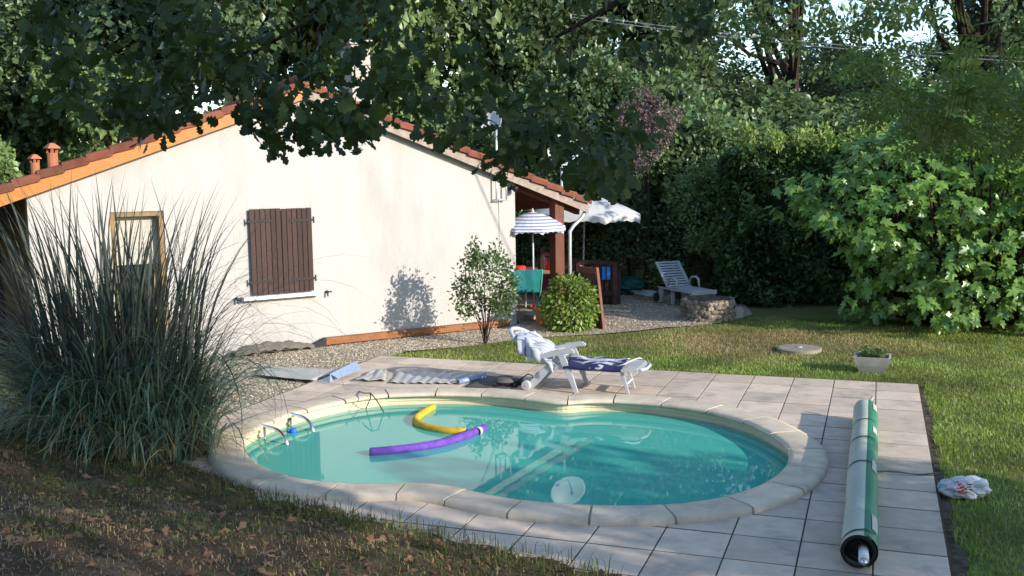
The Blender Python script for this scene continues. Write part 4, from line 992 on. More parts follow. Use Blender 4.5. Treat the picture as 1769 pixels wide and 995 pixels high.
def pinnate(n=5):
    V, F = [], []
    def leaflet(x, y, dx, dy, L, wd, z):
        b = len(V); px, py = -dy, dx
        V.extend([(x, y, z), (x + dx * L * .45 + px * wd, y + dy * L * .45 + py * wd, z - .02), (x + dx * L, y + dy * L, z - .06), (x + dx * L * .45 - px * wd, y + dy * L * .45 - py * wd, z - .02)]); F.extend([(b, b + 1, b + 2), (b, b + 2, b + 3)])
    for k in range(n):
        y = .18 + .15 * k
        for s_ in (-1, 1): leaflet(0, y, s_ * .88, .47, .26, .055, -.1 * y * y)
    leaflet(0, .18 + .15 * (n - 1) + .05, 0, 1, .26, .06, -.1)
    b = len(V); V.extend([(-.006, 0, 0), (.006, 0, 0), (0, .85, -.08)]); F.append((b, b + 1, b + 2))
    return V, F
PINN = pinnate()

def crown_pts(n, radii, clumps, spread, seed, shell=.55, flat=.0):
    """leaf positions in clumps spread through an ellipsoid, plus an outward direction"""
    r_ = np.random.default_rng(seed); d = unit(r_.normal(size=(clumps, 3))); d[:, 2] = np.where(d[:, 2] < -.4, -d[:, 2], d[:, 2])
    rad = shell + (1 - shell) * r_.random(clumps) ** .6
    C = d * rad[:, None] * np.array(radii)
    sz = spread * r_.uniform(.55, 1.35, clumps)
    k = r_.integers(clumps, size=n); o = r_.normal(size=(n, 3)) * np.array([1, 1, .62]); o = o / (np.linalg.norm(o, axis=1, keepdims=True) + .4) * 1.2
    return C[k] + o * sz[k][:, None], unit(o + .6 * d[k]), C
def tree_mesh(name, n, radii, clumps, spread, seed, size, mat, tmpl=QUAD, shell=.5):
    P, O, C = crown_pts(n, radii, clumps, spread, seed, shell)
    r_ = np.random.default_rng(seed + 99)
    d = O + r_.normal(size=(n, 3)) * .7 - np.array([0, 0, .25]); nr = O * .4 + np.array([0, 0, .7]) + r_.normal(size=(n, 3)) * .55
    me = scatter_mesh(name, tmpl[0], tmpl[1], P, frames(d, nr), size * r_.uniform(.65, 1.35, n)); me.materials.append(mat)
    return me, C
def limb_mesh(name, base, top, C, r0, seed, nlimb=7, mat=None):
    """trunk with limbs reaching into some of the clumps; coordinates relative to the crown centre"""
    r_ = np.random.default_rng(seed); mb = MB(); base = np.array(base, float); top = np.array(top, float)
    tr = [base + (top - base) * t + np.array([math.sin(t * 4 + seed) * .10, math.cos(t * 3 + seed) * .10, 0]) * (t > 0) for t in np.linspace(0, 1, 7)]
    mb.tube(tr, [r0 * (1.25 - .95 * t) for t in np.linspace(0, 1, 7)], 9)
    idx = r_.choice(len(C), min(nlimb, len(C)), replace=False)
    for k in idx:
        t = r_.uniform(.35, .95); s_ = base + (top - base) * t; e = C[k]; m_ = (s_ + e) / 2 + r_.normal(size=3) * .15 - np.array([0, 0, .15])
        rr = r0 * (1.1 - .8 * t) * .55
        mb.tube([s_, (s_ + m_) / 2 + r_.normal(size=3) * .06, m_, (m_ + e) / 2 + r_.normal(size=3) * .08, e], [rr, rr * .8, rr * .6, rr * .4, rr * .15], 6, cap=False)
    me = bpy.data.meshes.new(name); me.from_pydata([tuple(v) for v in mb.v], [], mb.f); me.update(); me.materials.append(mat or m_bark); return me
# --- six kinds of tree for the wood behind; copies share meshes
KIND = {}
def kind(key, n, radii, clumps, spread, seed, size, mat, ch, r0, nl=9, shell=.5):
    cm, C = tree_mesh("crown", n, radii, clumps, spread, seed, size, mat, QUAD, shell)
    tm = limb_mesh("trunk", (0, 0, -ch), (0, 0, radii[2] * .5), C, r0, seed, nl)
    KIND[key] = (cm, tm, ch)
kind('dense', 30000, (3.0, 2.6, 3.6), 60, .95, 11, .17, m_tree1, 5.2, .22)
kind('mid', 26000, (2.8, 2.6, 3.4), 52, .90, 12, .17, m_tree2, 5.0, .20)
kind('light', 20000, (2.6, 2.4, 3.0), 42, .85, 13, .16, m_tree3, 4.6, .17)
kind('open', 11000, (3.8, 3.0, 3.8), 38, .66, 14, .15, m_tree1, 6.0, .24, 22, .35)
kind('open2', 10000, (3.6, 3.0, 3.6), 34, .66, 15, .15, m_tree2, 6.2, .22, 20, .35)
kind('bush', 17000, (1.7, 1.4, 1.9), 40, .55, 16, .11, m_tree3, 1.3, .035, 14, .45)
kind('bushd', 17000, (1.7, 1.4, 1.9), 40, .55, 17, .11, m_tree2, 1.3, .035, 14, .45)
kind('bushl', 15000, (1.3, 1.1, 1.7), 30, .45, 18, .10, m_tree3, 1.35, .035, 14, .45)
TREES = [
 # x, y, kind, scale, height scale, label, category
 (-17.5, 31, 'mid', 1.15, 1.2, "tall tree at the far left edge behind the house roof"),
 (-13.2, 28, 'dense', 1.1, 1.05, "dark dense tree behind the left end of the roof"),
 (-9.6, 31, 'light', 1.3, 1.3, "sunlit pale green tree behind the roof vents"),
 (-7.2, 27, 'dense', 1.15, 1.2, "dark tree rising behind the middle of the left roof slope"),
 (-3.6, 30, 'mid', 1.25, 1.3, "mid green tree behind the roof ridge"),
 (-.8, 33, 'dense', 1.3, 1.35, "dark tree behind the chimney"),
 (2.6, 30, 'dense', 1.1, 1.1, "dark tree behind the small satellite dish"),
 (5.2, 36, 'open', 1.25, 1.25, "open branching tree behind the tall mast dish"),
 (8.2, 30, 'open2', 1.1, 1.1, "open tree with sky between its limbs, left of the cable middle"),
 (10.9, 37, 'open', .95, .80, "lower open tree under the middle of the overhead cable"),
 (13.6, 42, 'mid', 1.1, .75, "mid green tree far behind the laurel sprays"),
 (7.0, 44, 'mid', 1.1, .85, "mid green tree far behind the left end of the hedge"),
 (17.8, 40, 'open', 1.0, .85, "lower open tree above the right part of the fig"),
 (14.6, 32, 'open2', 1.15, 1.1, "open tree right of the cable above the fig"),
 (18.6, 34, 'dense', 1.2, 1.2, "dark tree at the far right edge above the fig"),
]
def plant_tree(x, y, key, s_, hz, label, cat, name, group, rot):
    cm, tm, ch = KIND[key]
    t = thing(name, label, cat, (x, y, LAWN_Z), group)
    tr = link("trunk", tm, None, t); cr = link("crown", cm, None, t)
    for o in (tr, cr): o.location = (0, 0, ch)
    t.scale = (s_, s_, s_ * hz); t.rotation_euler = (0, 0, rot)
    return t
for k, (x, y, key, s_, hz, lab) in enumerate(TREES):
    plant_tree(x, y, key, s_, hz, lab, "tree", "tree", "trees of the wood behind the house", k * 1.3)
for k, (x, y, key, s_, hz, lab) in enumerate([
 (-12.6, 22.5, 'bushl', 1.3, 1.25, "bright leafy bush at the left edge behind the roof vents"),
 (-9.5, 25.5, 'bush', 1.6, 1.1, "bushy green shrub showing just above the left roof slope"),
 (-14.2, 26, 'bushd', 1.8, 1.3, "dark shrub behind the bright leafy bush at the left edge"),
 (-16.2, 29, 'bush', 1.9, 1.5, "green shrub far behind the left end of the roof"),
 (-2.9, 26.5, 'bush', 2.0, 1.45, "tall green shrub filling the gap beside the chimney"),
 (1.9, 25.5, 'bushd', 1.35, 1.2, "dark shrub behind the striped parasol"),
 (3.6, 24.6, 'bushd', 1.25, 1.15, "dark shrub behind the far white lounger"),
 (5.2, 25.2, 'bush', 1.35, .9, "green shrub between the far lounger and the hedge"),
 (4.75, 22.6, 'bushl', .95, 1.05, "pale green slender shrub left of the clipped dark hedge"),
 (3.7, 23.2, 'bush', .72, .85, "low shrub just behind the far lounger"),
 (7.6, 24.5, 'bushd', 1.6, .72, "dark shrub behind the clipped hedge"),
 (10.4, 23, 'bushd', 1.7, .8, "dark shrub behind the fig at the right edge"),
 (13.5, 24, 'bush', 1.9, .8, "green shrub at the far right behind the fig"),
 (2.7, 23.6, 'bushd', .85, .9, "dark low shrub behind the green tarp heap"),
 (.9, 24.0, 'bushd', .9, .95, "dark low shrub behind the board fence"),
 (-1.2, 25.5, 'bushd', 1.2, 1.1, "dark shrub deep behind the terrace furniture"),
 (4.1, 27.5, 'bushd', 1.7, 1.0, "dark tall shrub behind the purple leaved tree"),
 (6.6, 28, 'bushd', 1.8, .8, "dark tall shrub behind the pale green slender shrub"),
 (9.6, 28, 'bush', 1.9, .72, "green tall shrub above the laurel sprays"),
 (.2, 28, 'bushd', 1.6, 1.3, "dark shrub seen through the porch behind the parasols"),
 ]):
    plant_tree(x, y, key, s_, hz, lab, "shrub", "shrub", "shrubs along the edge of the wood", k * 2.1)
# far wood closing the view
P, O, C = crown_pts(26000, (42, 6, 2.6), 240, 1.6, 31, .3); P = P + np.array([0, 60, 2.4])
me = scatter_mesh("woodland", QUAD[0], QUAD[1], P, frames(O + rdir(len(P)), rdir(len(P)) + [0, -.3, .6]), .42 * rng.uniform(.6, 1.4, len(P)))
link("woodland", me, m_tree1, None, "stuff")
# plum with pinkish brown leaves
kind('plum', 11000, (.75, .7, 1.45), 30, .34, 19, .075, m_plum, 4.1, .05, 12, .3)
plant_tree(2.95, 22.4, 'plum', .80, .98, "slim purple leaved tree left of the pale green shrub", "tree", "plum_tree", None, .3)

# --- shrub in front of the wall, round bush by the terrace
def stems(name, base, tips, r, parent, mat=None, sag=.1):
    mb = MB()
    for e in tips:
        e = np.array(e); m_ = (base + e) / 2 + np.array([rng.normal() * .04, rng.normal() * .04, sag * .4]) + (np.array(base) - e) * np.array([.12, .12, 0])
        mb.tube([base + rng.normal(size=3) * .015, (base + m_) / 2 + rng.normal(size=3) * .015, m_, (m_ + e) / 2, e], [r, r * .8, r * .6, r * .4, r * .15], 6, cap=False)
    return mb.build(name, mat or m_twig, parent, smooth=True)
sb = G(838, 590); sb[2] = LAWN_Z
sh = thing("wall_shrub", "upright leafy shrub with a bare foot in front of the rendered wall", "shrub", tuple(sb))
tips = []
for px, py, dy in ((800, 485, 0), (812, 455, .1), (822, 440, -.1), (838, 450, .12), (856, 442, 0), (872, 458, .1), (882, 480, 0), (795, 510, -.1), (880, 505, -.1), (865, 500, .2), (845, 480, -.22), (820, 490, -.2), (819, 412, 0), (832, 520, .1), (858, 520, -.15), (806, 535, .0), (872, 530, 0)):
    tips.append(at(px, py, sb[1] + dy))
stems("stem", sb, tips, .011, sh)
L = []; n = 2600
for t_ in tips:
    k = 150
    if abs(t_[2] - at(819, 412, sb[1])[2]) < .02:
        L.append(t_ + np.c_[rng.normal(size=(60, 2)) * .025, -rng.random(60) * .36]); continue
    o = rng.normal(size=(k, 3)) * np.array([.075, .09, .10]); L.append(t_ + o - np.array([0, 0, .03]))
leafy("leaves", np.vstack(L), .062, m_shrubleaf, sh, "stuff", up=.2)
bb = G(985, 566); bb[2] = LAWN_Z
rb = thing("round_bush", "round yellow green leafy bush at the terrace edge", "bush", tuple(bb))
stems("stem", bb, [bb + np.array([.3 * math.cos(a), .3 * math.sin(a), .55 + .25 * math.sin(a * 3)]) for a in np.linspace(0, 6, 9)], .014, rb)
n = 3600; d = rdir(n); rad = .72 + .32 * rng.random(n); 
P = bb + np.array([0, 0, .42]) + d * rad[:, None] * np.array([.47, .45, .53]); P[:, 2] = np.maximum(P[:, 2], LAWN_Z + .03)
leafy("leaves", P, .075, m_bushleaf, rb, "stuff", dirs=d + rng.normal(size=(n, 3)) * .5 - np.array([0, 0, .55]), nrm=d + np.array([0, 0, .5]) + rng.normal(size=(n, 3)) * .4)
# --- clipped hedge and bright laurel top
hg = thing("laurel_hedge", "tall dark dense hedge left of the fig at the back of the lawn", "hedge", (6.2, 20.6, LAWN_Z))
def box_pts(n, lo, hi, skin=.35):
    P = rng.uniform(0, 1, (n, 3)); f = rng.integers(0, 3, n); 
    for k in range(n):
        a = f[k]
        if a == 2: P[k, 2] = 1 - skin * rng.random() ** 1.5 * .6
        elif a == 1: P[k, 1] = skin * rng.random() ** 1.5 * .6
        else: P[k, 0] = (skin * rng.random() ** 1.5) * .4
    return np.array(lo) + P * (np.array(hi) - np.array(lo))
P = np.vstack([box_pts(24000, (4.42, 20.0, LAWN_Z), (9.4, 22.0, 3.02)), np.array([4.5, 20.1, 0]) + rng.random((9000, 3)) * np.array([4.6, 1.2, 1.8])]); P += .13 * np.sin(P[:, [1, 2, 0]] * 5.1 + P[:, [2, 0, 1]] * 3.3)
leafy("leaves", P, .115, m_hedgeleaf, hg, "stuff", up=.0)
MB().box((6.9, 21.1, 1.35), (4.4, 1.2, 2.6)).build("branches", m_bark, hg, kind="stuff") if False else None
P = np.array([4.6, 20.05, 2.85]) + rng.random((5200, 3)) * np.array([4.4, 1.3, .30]); k = rng.integers(0, 90, len(P)); cx = rng.random((90, 3)) * np.array([4.4, 1.3, .0]) + np.array([4.6, 20.05, 2.95]); hh = rng.uniform(.15, .62, 90)
P = cx[k] + rng.normal(size=(len(P), 3)) * np.array([.075, .075, .0]); P[:, 2] += rng.random(len(P)) * hh[k]
leafy("top_sprays", P, .105, m_laurel, hg, "stuff", up=1.0)
mb = MB()
for k in range(12):
    x = 4.7 + 4.4 * k / 26; mb.tube([(x, 20.8 + .2 * math.sin(k), LAWN_Z), (x + .1, 20.8, 1.2), (x + .2 * math.sin(k * 2), 20.6, 2.8)], [.04, .03, .012], 6)
mb.build("stem", m_bark, hg, kind="stuff")

# --- fig
fc = np.array([8.3, 17.6, 0])
fg = thing("fig_tree", "broad fig bush with big glossy lobed leaves at the right", "fig", (fc[0], fc[1], LAWN_Z))
FR = np.array([3.5, 2.05, 2.25]); fcz = np.array([8.75, 17.6, 1.75])
nw = 1100; d = rdir(nw * 3); d = d[(d[:, 1] < .45) & (d[:, 2] > -.75)][:nw]
lump = 1 + .13 * np.sin(d[:, 0] * 7 + 1.2) * np.sin(d[:, 2] * 6 + .4) + .10 * np.sin(d[:, 0] * 13 + d[:, 2] * 9)
W = fcz + d * FR * (lump * rng.uniform(.80, 1.06, len(d)))[:, None]; W[:, 2] = np.clip(W[:, 2], .12, 9)
Pos, Dir, Nrm = [], [], []
for p, o in zip(W, d):
    for k in range(rng.integers(6, 10)):
        a = rng.uniform(0, 6.28); tdir = unit(o * .55 + np.array([math.cos(a), math.sin(a) * .8, math.sin(a * 2.3) * .45 - .72]))
        Pos.append(p + tdir * .05 + rng.normal(size=3) * .05); Dir.append(tdir); Nrm.append(o * .55 + np.array([.1, -.25, .75]) + rng.normal(size=3) * .25)
Pos, Dir, Nrm = map(np.array, (Pos, Dir, Nrm)); siz = rng.uniform(.09, .19, len(Pos)); FM = frames(Dir, Nrm)
vis = np.argsort(Pos[:, 1] - .02 * siz * 50 + .0 * Pos[:, 0] + np.where(Pos[:, 0] > 8.6, 5, 0))[:300]
one = mesh_np("leaf", np.array(FIG[0], float), np.array(FIG[1])); one.materials.append(m_fig)
rest = np.setdiff1d(np.arange(len(Pos)), vis); off_ = wloc(fg)
def place_leaf(me, p, fr, s_, parent):
    o = link("leaf", me, None, parent); mm = Matrix([[*fr[0], 0], [*fr[1], 0], [*fr[2], 0], [0, 0, 0, 1]]); q = mm.to_quaternion()
    o.rotation_mode = 'QUATERNION'; o.rotation_quaternion = q; o.location = tuple(p - wloc(parent)); o.scale = (s_, s_, s_)
for k in vis: place_leaf(one, Pos[k], FM[k], float(siz[k]), fg)
me = scatter_mesh("leaves", FIG[0], FIG[1], Pos[rest] - off_, FM[rest], siz[rest]); link("leaves", me, m_fig, fg, "stuff")
mb = MB(); fb = np.array([8.2, 18.0, LAWN_Z])
for k in range(0, len(W), 6):
    e = W[k]; b_ = fb + rng.normal(size=3) * np.array([.5, .2, 0]); m_ = (b_ + e) / 2 + np.array([0, 0, -.15]); mb.tube([b_, (b_ + m_) / 2, m_, (m_ + e) / 2 + [0, 0, .04], e], [.04, .032, .026, .018, .008], 6, cap=False)
mb.build("branches", m_twig, fg, smooth=True, kind="stuff")
n = 5000; d = rdir(n); P = fcz + d * FR * rng.uniform(.2, .82, (n, 1)); P[:, 2] = np.maximum(P[:, 2], .1)
leafy("inner_leaves", P, .16, m_fig, fg, "stuff", tmpl=OAK_S)

# --- pampas clump
pb0 = np.array([-3.85, 9.85, 0]); pz = float(ground_z(pb0[0], pb0[1]))
pg = thing("pampas_grass", "tall arching pampas grass clump left of the pool", "ornamental grass", (pb0[0], pb0[1], pz))
def blades(n, base_r, h_rng, lean_rng, droop, width, seg, az=None, seed=0):
    r_ = np.random.default_rng(seed); a0 = r_.uniform(0, 6.283, n); rb_ = base_r * np.sqrt(r_.random(n))
    base = np.stack([pb0[0] + rb_ * np.cos(a0) * 1.45, pb0[1] + rb_ * np.sin(a0) * .8, np.zeros(n)], 1); base[:, 2] = ground_z(base[:, 0], base[:, 1]) - .02
    az_ = a0 + r_.normal(size=n) * .7 if az is None else az(r_, n)
    L_ = r_.uniform(*h_rng, n); lean = r_.uniform(*lean_rng, n) ; dr = droop * r_.uniform(.5, 1.5, n)
    V = np.zeros((n, seg + 1, 2, 3)); p = base.copy(); ang = lean.copy()
    hz = np.stack([np.cos(az_), np.sin(az_), np.zeros(n)], 1); side = np.stack([-np.sin(az_), np.cos(az_), np.zeros(n)], 1); tw_ = r_.normal(size=n) * .5
    side = side * np.cos(tw_)[:, None] + np.array([0, 0, 1]) * np.sin(tw_)[:, None] * .5
    wd = width * r_.uniform(.6, 1.4, n)
    for s_ in range(seg + 1):
        f = s_ / seg; ww = wd * (1 - f ** 2.2) * .5 * (.6 + .4 * min(1, f * 4)) + .0005
        V[:, s_, 0] = p + side * ww[:, None]; V[:, s_, 1] = p - side * ww[:, None]
        ang = ang + dr / seg * (f * 2.0 + .12)
        p = p + (hz * np.sin(ang)[:, None] + np.array([0, 0, 1]) * np.cos(ang)[:, None]) * (L_ / seg)[:, None]
        gz = ground_z(p[:, 0], p[:, 1]); p[:, 2] = np.maximum(p[:, 2], gz + .01)
    idx = np.arange(n * (seg + 1) * 2).reshape(n, seg + 1, 2)
    F = np.stack([idx[:, :-1, 0], idx[:, :-1, 1], idx[:, 1:, 1], idx[:, 1:, 0]], -1).reshape(-1, 4)
    return V.reshape(-1, 3), F
V, F = blades(1500, .56, (.8, 1.9), (.0, .34), 1.7, .021, 9, seed=41)
link("leaf_blades", mesh_np("leaf_blades", V - wloc(pg), F), m_pampas, pg, "stuff")
V, F = blades(520, .64, (.7, 1.5), (.25, .80), 2.3, .019, 9, az=lambda q, n: q.normal(size=n) * .9 + 3.9, seed=45)
link("drooping_blades", mesh_np("drooping_blades", V - wloc(pg), F), m_pampas, pg, "stuff")
V, F = blades(330, .60, (.5, 1.4), (.1, .9), 2.0, .014, 7, seed=46)
link("dry_blades", mesh_np("dry_blades", V - wloc(pg), F), m_dry, pg, "stuff")
V, F = blades(330, .52, (1.6, 2.5), (.0, .18), 1.1, .013, 10, seed=42)
link("long_blades", mesh_np("long_blades", V - wloc(pg), F), m_reed, pg, "stuff")
V, F = blades(200, .54, (2.2, 2.9), (.0, .10), .5, .036, 10, seed=43)
link("upright_stems", mesh_np("upright_stems", V - wloc(pg), F), m_reed, pg, "stuff")
V, F = blades(200, .58, (2.2, 3.3), (.02, .24), 2.4, .011, 14, seed=44)
link("arching_tips", mesh_np("arching_tips", V - wloc(pg), F), m_reed, pg, "stuff")
# --- grass: lawn, dry patch, mound
def grass(name, P, h, wd, mat, lean=.5, kind_="stuff"):
    n = len(P); az = rng.uniform(0, 6.283, n); base = np.c_[P, ground_z(P[:, 0], P[:, 1]) - .005]
    hz = np.stack([np.cos(az), np.sin(az), np.zeros(n)], 1); sd_ = np.stack([-np.sin(az), np.cos(az), np.zeros(n)], 1)
    hh = h * rng.uniform(.5, 1.4, n); ln = lean * rng.uniform(0, 1.3, n); ww = wd * rng.uniform(.6, 1.4, n)
    mid_ = base + hz * (ln * hh * .35)[:, None] + np.array([0, 0, 1]) * (hh * .62)[:, None]; tip = base + hz * (ln * hh)[:, None] + np.array([0, 0, 1]) * (hh * (1 - .35 * ln))[:, None]
    V = np.stack([base - sd_ * ww[:, None] * .5, base + sd_ * ww[:, None] * .5, mid_ + sd_ * ww[:, None] * .4, mid_ - sd_ * ww[:, None] * .4, tip], 1)
    i5 = np.arange(n)[:, None] * 5; F = np.concatenate([i5 + np.array([[0, 1, 2]]), i5 + np.array([[0, 2, 3]]), i5 + np.array([[3, 2, 4]])], 0)
    return link(name, mesh_np(name, V.reshape(-1, 3), F), mat, None, kind_)
def vnoise(P, sc, seed):
    r_ = np.random.default_rng(seed); k = r_.normal(size=(6, 2)) * sc; ph = r_.uniform(0, 6.28, 6)
    return np.sin(P @ k.T + ph).mean(1)
deckpoly = cw([deck(-.1, -3), deck(15.1, -3), deck(15.1, 13.1), deck(-.1, 13.1)])
lawnpoly = cw([G(*q) for q in [(640, 618), (700, 606), (800, 598), (905, 582), (1045, 575), (1190, 562), (1290, 545), (1420, 545), (1560, 560), (1900, 570), (2050, 760), (1990, 1080), (1640, 1080), (1580, 660), (920, 630)]])
P = fill_poly(lawnpoly, 170000); P = P[~inside(deckpoly, P[:, 0], P[:, 1]) & ~inside(soil, P[:, 0], P[:, 1]) & ~inside(gravB, P[:, 0], P[:, 1])]
dryc = (G(1330, 590) + G(1400, 600)) / 2
dd = np.sqrt(((P[:, 0] - dryc[0]) / 2.3) ** 2 + ((P[:, 1] - dryc[1] - .3) / 1.5) ** 2)
dry = np.clip(1.25 - dd, 0, 1) * 1.15 + .50 * vnoise(P, 1.7, 3) + .04 + .10 * vnoise(P, 7, 5)
u = rng.random(len(P)); isdry = u < dry; lush = vnoise(P, 1.1, 8)
bare = rng.random(len(P)) < np.clip(1.2 - dd * 1.5, 0, .55)
grass("lawn_grass", P[~isdry & (rng.random(len(P)) < .62 + .5 * lush) & ~bare], .048, .0075, m_grass, .7)
grass("dry_grass", P[isdry & ~bare], .038, .007, m_dry, 1.0)
bank_poly = None
t = rng.random(2600); t2 = rng.random(1600)
tuft = np.vstack([(deck(-.12, -2) + (deck(-.12, 13.1) - deck(-.12, -2)) * np.clip(t + .0, 0, 1)[:, None])[:, :2] + np.c_[np.abs(rng.normal(size=2600)) * .10 + .02, rng.normal(size=2600) * .03], (deck(0, 13.06) + (deck(10.5, 13.08) - deck(0, 13.06)) * t2[:, None])[:, :2] + np.c_[rng.normal(size=1600) * .03, np.abs(rng.normal(size=1600)) * .06]])
tuft = tuft[vnoise(tuft, 3.0, 77) > -.12]
grass("edge_grass", tuft, .085, .0075, m_grass, .9)
mp = cw([np.array(v) for v in [(-7.5, 12.3), (-5.4, 10.9), (-3.2, 9.55), (-2.45, 8.85), (.6, 6.75), (2.2, 5.75), (3.2, 3.2), (0, 3.2), (-3, 3.4), (-5.6, 6.5), (-8, 10)]])
bx, by = np.meshgrid(np.linspace(-8, 3.4, 115), np.linspace(3.0, 12.2, 93), indexing='ij')
bz = ground_z(bx, by) + .012 + .012 * np.sin(bx * 9 + by * 4) * np.sin(by * 8 - bx * 3)
bV = np.stack([bx, by, bz], -1).reshape(-1, 3); ki, kj = np.meshgrid(np.arange(114), np.arange(92), indexing='ij')
bF = np.stack([ki * 93 + kj, (ki + 1) * 93 + kj, (ki + 1) * 93 + kj + 1, ki * 93 + kj + 1], -1).reshape(-1, 4); bc = bV[bF].mean(1); bF = bF[inside(mp, bc[:, 0], bc[:, 1])]
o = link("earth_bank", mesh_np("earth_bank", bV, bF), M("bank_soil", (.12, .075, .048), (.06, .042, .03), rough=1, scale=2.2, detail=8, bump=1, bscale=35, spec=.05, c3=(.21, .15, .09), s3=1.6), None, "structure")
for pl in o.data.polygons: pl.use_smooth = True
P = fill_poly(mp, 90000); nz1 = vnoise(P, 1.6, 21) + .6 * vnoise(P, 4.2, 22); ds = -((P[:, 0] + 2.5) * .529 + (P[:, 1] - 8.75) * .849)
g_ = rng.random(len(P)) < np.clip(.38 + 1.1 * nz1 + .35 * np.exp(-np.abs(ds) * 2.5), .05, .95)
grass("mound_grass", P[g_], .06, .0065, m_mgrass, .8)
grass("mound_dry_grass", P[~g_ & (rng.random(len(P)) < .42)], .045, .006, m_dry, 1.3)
P = fill_poly(mp, 5000); n = len(P); P3 = np.c_[P, ground_z(P[:, 0], P[:, 1]) + rng.uniform(.004, .03, n)]
link("leaf_litter", scatter_mesh("leaf_litter", OAK_S[0], OAK_S[1], P3, frames(np.c_[rng.normal(size=(n, 2)), .25 * rng.normal(size=n)], np.c_[.45 * rng.normal(size=(n, 2)), np.ones(n)]), rng.uniform(.04, .095, n)), m_litter, None, "stuff")
# seed heads and taller blades at the edge of the mound
t = rng.random(900); e_ = np.array([-2.6, 8.75]) + (np.array([.7, 6.68]) - np.array([-2.6, 8.75])) * t[:, None] - np.array([.529, .849]) * (rng.random(900)[:, None] * .5 - .06)
grass("tall_grass", e_, .14, .006, m_mgrass, .7)

# --- oak over the camera: trunk and crown to the right behind, hanging branches across the top of the view
ok = thing("oak_tree", "oak whose dark leafy branches hang across the top of the view", "tree", (7.6, -2.2, float(ground_z(7.6, -2.2))))
okb = np.array([7.6, -2.2, float(ground_z(7.6, -2.2))])
cm, C = tree_mesh("crown", 21000, (4.4, 3.3, 3.6), 70, .9, 51, .15, m_oak, QUAD, .35)
o = link("crown", cm, None, ok, "stuff"); o.location = tuple(np.array([7.6, -1.9, 6.2]) - okb)
o = link("trunk", limb_mesh("trunk", (0, 0, -5.4), (0, 0, 1.4), C, .34, 51, 16), None, ok); o.location = tuple(np.array([7.6, -2.1, 6.2]) - okb)
# hanging foliage: lower edge of the leafy mass as seen, then its depth
BX = [40, 100, 140, 205, 230, 262, 278, 290, 330, 345, 415, 424, 450, 485, 500, 515, 545, 572, 592, 628, 642, 655, 700, 718, 745, 790, 820, 850, 880, 905, 950, 985, 1010, 1060, 1090, 1130, 1170, 1210, 1250, 1300, 1480]
BY = [110, 190, 258, 235, 272, 297, 290, 240, 238, 190, 188, 250, 268, 304, 295, 225, 282, 286, 238, 287, 280, 200, 200, 255, 290, 280, 300, 330, 330, 285, 305, 330, 350, 385, 330, 255, 190, 100, 60, 35, 30]
cl = []
while len(cl) < 470:
    x = rng.uniform(40, 1300); yb = np.interp(x, BX, BY) - 16; y = yb - abs(rng.normal()) * 70 - 6 if rng.random() < .62 else rng.uniform(-60, yb - 4)
    if y < -80: continue
    dens = 1.0 if 200 < x < 760 else (.5 if x < 880 else .9 if x < 1050 else .6 if x < 1100 else .3)
    if x < 200: dens = .62
    if y < 60 and x > 700: dens *= .9
    if 620 < x < 1180 and 40 < y < 215: dens *= .62
    if rng.random() > dens: continue
    cl.append((x, y, rng.uniform(4.1, 5.9)))
CP = np.array([at(x, y, Y) for x, y, Y in cl]); CP[:, 2] += .045
Pos, Dir, Nrm = [], [], []
for p in CP:
    ax_ = unit(np.array([rng.normal() * .8 - .3, rng.normal() * .5, -.55 + .3 * rng.normal()]))
    for k in range(rng.integers(5, 10)):
        td = unit(ax_ * .7 + rng.normal(size=3) * .62 - np.array([0, 0, .22])); Pos.append(p + ax_ * rng.uniform(-.10, .05) + rng.normal(size=3) * .022); Dir.append(td); Nrm.append(np.array([0, -.1, .55]) + rng.normal(size=3) * .7)
Pos, Dir, Nrm = map(np.array, (Pos, Dir, Nrm)); siz = rng.uniform(.055, .098, len(Pos)); FM = frames(Dir, Nrm)
# hide nothing on purpose: the 300 lowest leaves against the wall are parts of their own, the rest one part
rel = Pos @ FW; scr = (UP @ (Pos - np.array([0, 0, CAM_H])).T) / (FW @ (Pos - np.array([0, 0, CAM_H])).T)
vis = np.argsort(scr)[:300]; rest = np.setdiff1d(np.arange(len(Pos)), vis)
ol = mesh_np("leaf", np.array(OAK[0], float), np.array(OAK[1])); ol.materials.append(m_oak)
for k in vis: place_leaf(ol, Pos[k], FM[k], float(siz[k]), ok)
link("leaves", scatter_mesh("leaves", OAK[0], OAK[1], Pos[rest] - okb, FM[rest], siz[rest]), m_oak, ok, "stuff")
mb = MB()
main = [np.array(v) for v in ((7.4, -1.6, 5.4), (5.2, 1.6, 5.0), (3.2, 3.8, 4.75), (1.4, 4.7, 4.45), (-.4, 5.0, 4.2), (-2.0, 5.1, 4.0), (-3.4, 5.3, 3.75))]
def spline(P, n):
    s_ = np.linspace(0, 1, len(P)); t_ = np.linspace(0, 1, n); Q = np.stack([np.interp(t_, s_, np.array(P)[:, k]) for k in range(3)], 1)
    for _ in range(3): Q[1:-1] = .25 * Q[:-2] + .5 * Q[1:-1] + .25 * Q[2:]
    return Q
MS = spline(main, 40); mb.tube(MS, np.linspace(.12, .018, 40), 8)
M2 = spline([(5.2, 1.6, 5.0), (3.0, 4.8, 4.6), (1.6, 5.4, 4.15), (.8, 5.6, 3.75), (.25, 5.6, 3.45)], 24); mb.tube(M2, np.linspace(.06, .010, 24), 7)
M3 = spline([(1.4, 4.7, 4.45), (.2, 5.3, 4.0), (-.9, 5.6, 3.65), (-1.4, 5.7, 3.4)], 20); mb.tube(M3, np.linspace(.035, .007, 20), 6)
ALL = np.vstack([MS[12:], M2[6:], M3]); 
mb.build("bough", m_bark, ok, smooth=True); mb = MB()
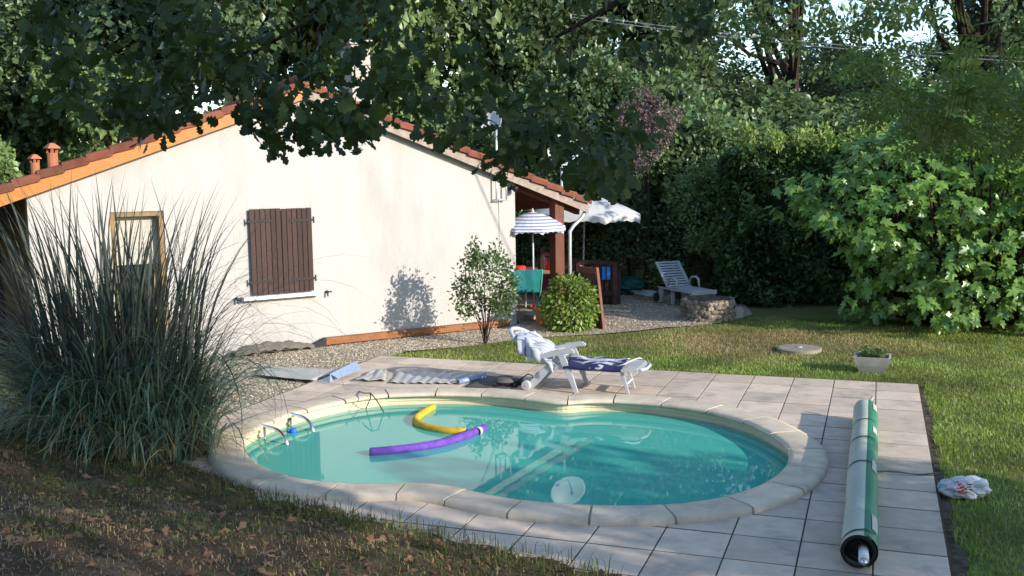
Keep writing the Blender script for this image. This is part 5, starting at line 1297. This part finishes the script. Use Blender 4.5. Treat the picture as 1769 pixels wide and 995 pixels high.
for p in CP[::4]:
    if ((ALL - p) ** 2).sum(1).min() > .30: continue
    k = np.argmin(((ALL - p) ** 2).sum(1) + rng.random(len(ALL)) * .12); s_ = ALL[k]; m_ = (s_ + p) / 2 + np.array([0, 0, .07]) + rng.normal(size=3) * .03
    mb.tube([s_, (s_ + m_) / 2 + rng.normal(size=3) * .015, m_, p], [.0065, .005, .004, .002], 4, cap=False)
mb.build("twigs", m_twig, ok, kind="stuff")
# --- ash with feathery leaves at the upper right
asb = np.array([5.6, 3.4, float(ground_z(5.6, 3.4))])
ash = thing("ash_tree", "ash branches with feathery paired leaflets at the upper right", "tree", tuple(asb))
AX_, AY_ = [1240, 1300, 1400, 1480, 1560, 1620, 1700, 1800], [20, 60, 70, 120, 215, 245, 235, 250]
cl = []
while len(cl) < 130:
    x = rng.uniform(1240, 1830); yb = np.interp(x, AX_, AY_); y = yb - abs(rng.normal()) * 90
    if y < -90 or (x < 1520 and rng.random() < .8): continue
    cl.append((x, y, rng.uniform(4.4, 5.6)))
CPa = np.array([at(*q) for q in cl]); Pos, Dir, Nrm = [], [], []
for p in CPa:
    for k in range(rng.integers(3, 6)):
        a = rng.uniform(0, 6.28); td = unit(np.array([math.cos(a), math.sin(a) * .6, -.35 + .3 * rng.normal()])); Pos.append(p + rng.normal(size=3) * .03); Dir.append(td); Nrm.append(np.array([0, -.15, .8]) + rng.normal(size=3) * .45)
Pos, Dir, Nrm = map(np.array, (Pos, Dir, Nrm)); siz = rng.uniform(.13, .21, len(Pos)); FM = frames(Dir, Nrm)
pl_ = mesh_np("leaf", np.array(PINN[0], float), np.array(PINN[1])); pl_.materials.append(m_ash)
vis = np.argsort(Pos[:, 1])[:300]; rest = np.setdiff1d(np.arange(len(Pos)), vis)
for k in vis: place_leaf(pl_, Pos[k], FM[k], float(siz[k]), ash)
link("leaves", scatter_mesh("leaves", PINN[0], PINN[1], Pos[rest] - asb, FM[rest], siz[rest]), m_ash, ash, "stuff")
mb = MB(); tk = spline([asb, asb + [.05, .1, 2.2], (5.4, 3.6, 4.6), (5.2, 3.7, 6.5)], 16); mb.tube(tk, np.linspace(.10, .04, 16), 8); mb.build("trunk", m_bark, ash, smooth=True); mb = MB()
B1 = spline([tk[9], (4.3, 4.4, 4.3), (3.3, 4.9, 4.15), (2.4, 5.0, 4.0), (1.7, 5.1, 3.9)], 26); B2 = spline([tk[7], (4.2, 4.8, 3.7), (3.2, 5.2, 3.45), (2.5, 5.3, 3.35)], 22)
mb.tube(B1, np.linspace(.035, .007, 26), 6); mb.tube(B2, np.linspace(.03, .006, 22), 6); mb.build("bough", m_twig, ash, smooth=True); mb = MB(); ALL = np.vstack([B1[4:], B2[4:]])
for p in CPa[::3]:
    if ((ALL - p) ** 2).sum(1).min() > .22: continue
    s_ = ALL[np.argmin(((ALL - p) ** 2).sum(1) + rng.random(len(ALL)) * .1)]; m_ = (s_ + p) / 2 + np.array([0, 0, .04]); mb.tube([s_, m_, p], [.005, .004, .002], 4, cap=False)
mb.build("twigs", m_twig, ash, kind="stuff")
# --- a tree just outside the right edge: it shades the near right corner of the deck
side = thing("shade_tree", "small tree standing beyond the right edge of the view", "tree", (11.4, 1.6, LAWN_Z))
cm, C = tree_mesh("crown", 9500, (2.0, 1.7, 2.2), 40, .55, 61, .13, m_tree2, QUAD, .3)
o = link("crown", cm, None, side); o.location = (0, 0, 2.85)
o = link("trunk", limb_mesh("trunk", (0, 0, -2.85), (0, 0, .8), C, .12, 61, 10), None, side); o.location = (0, 0, 2.85)
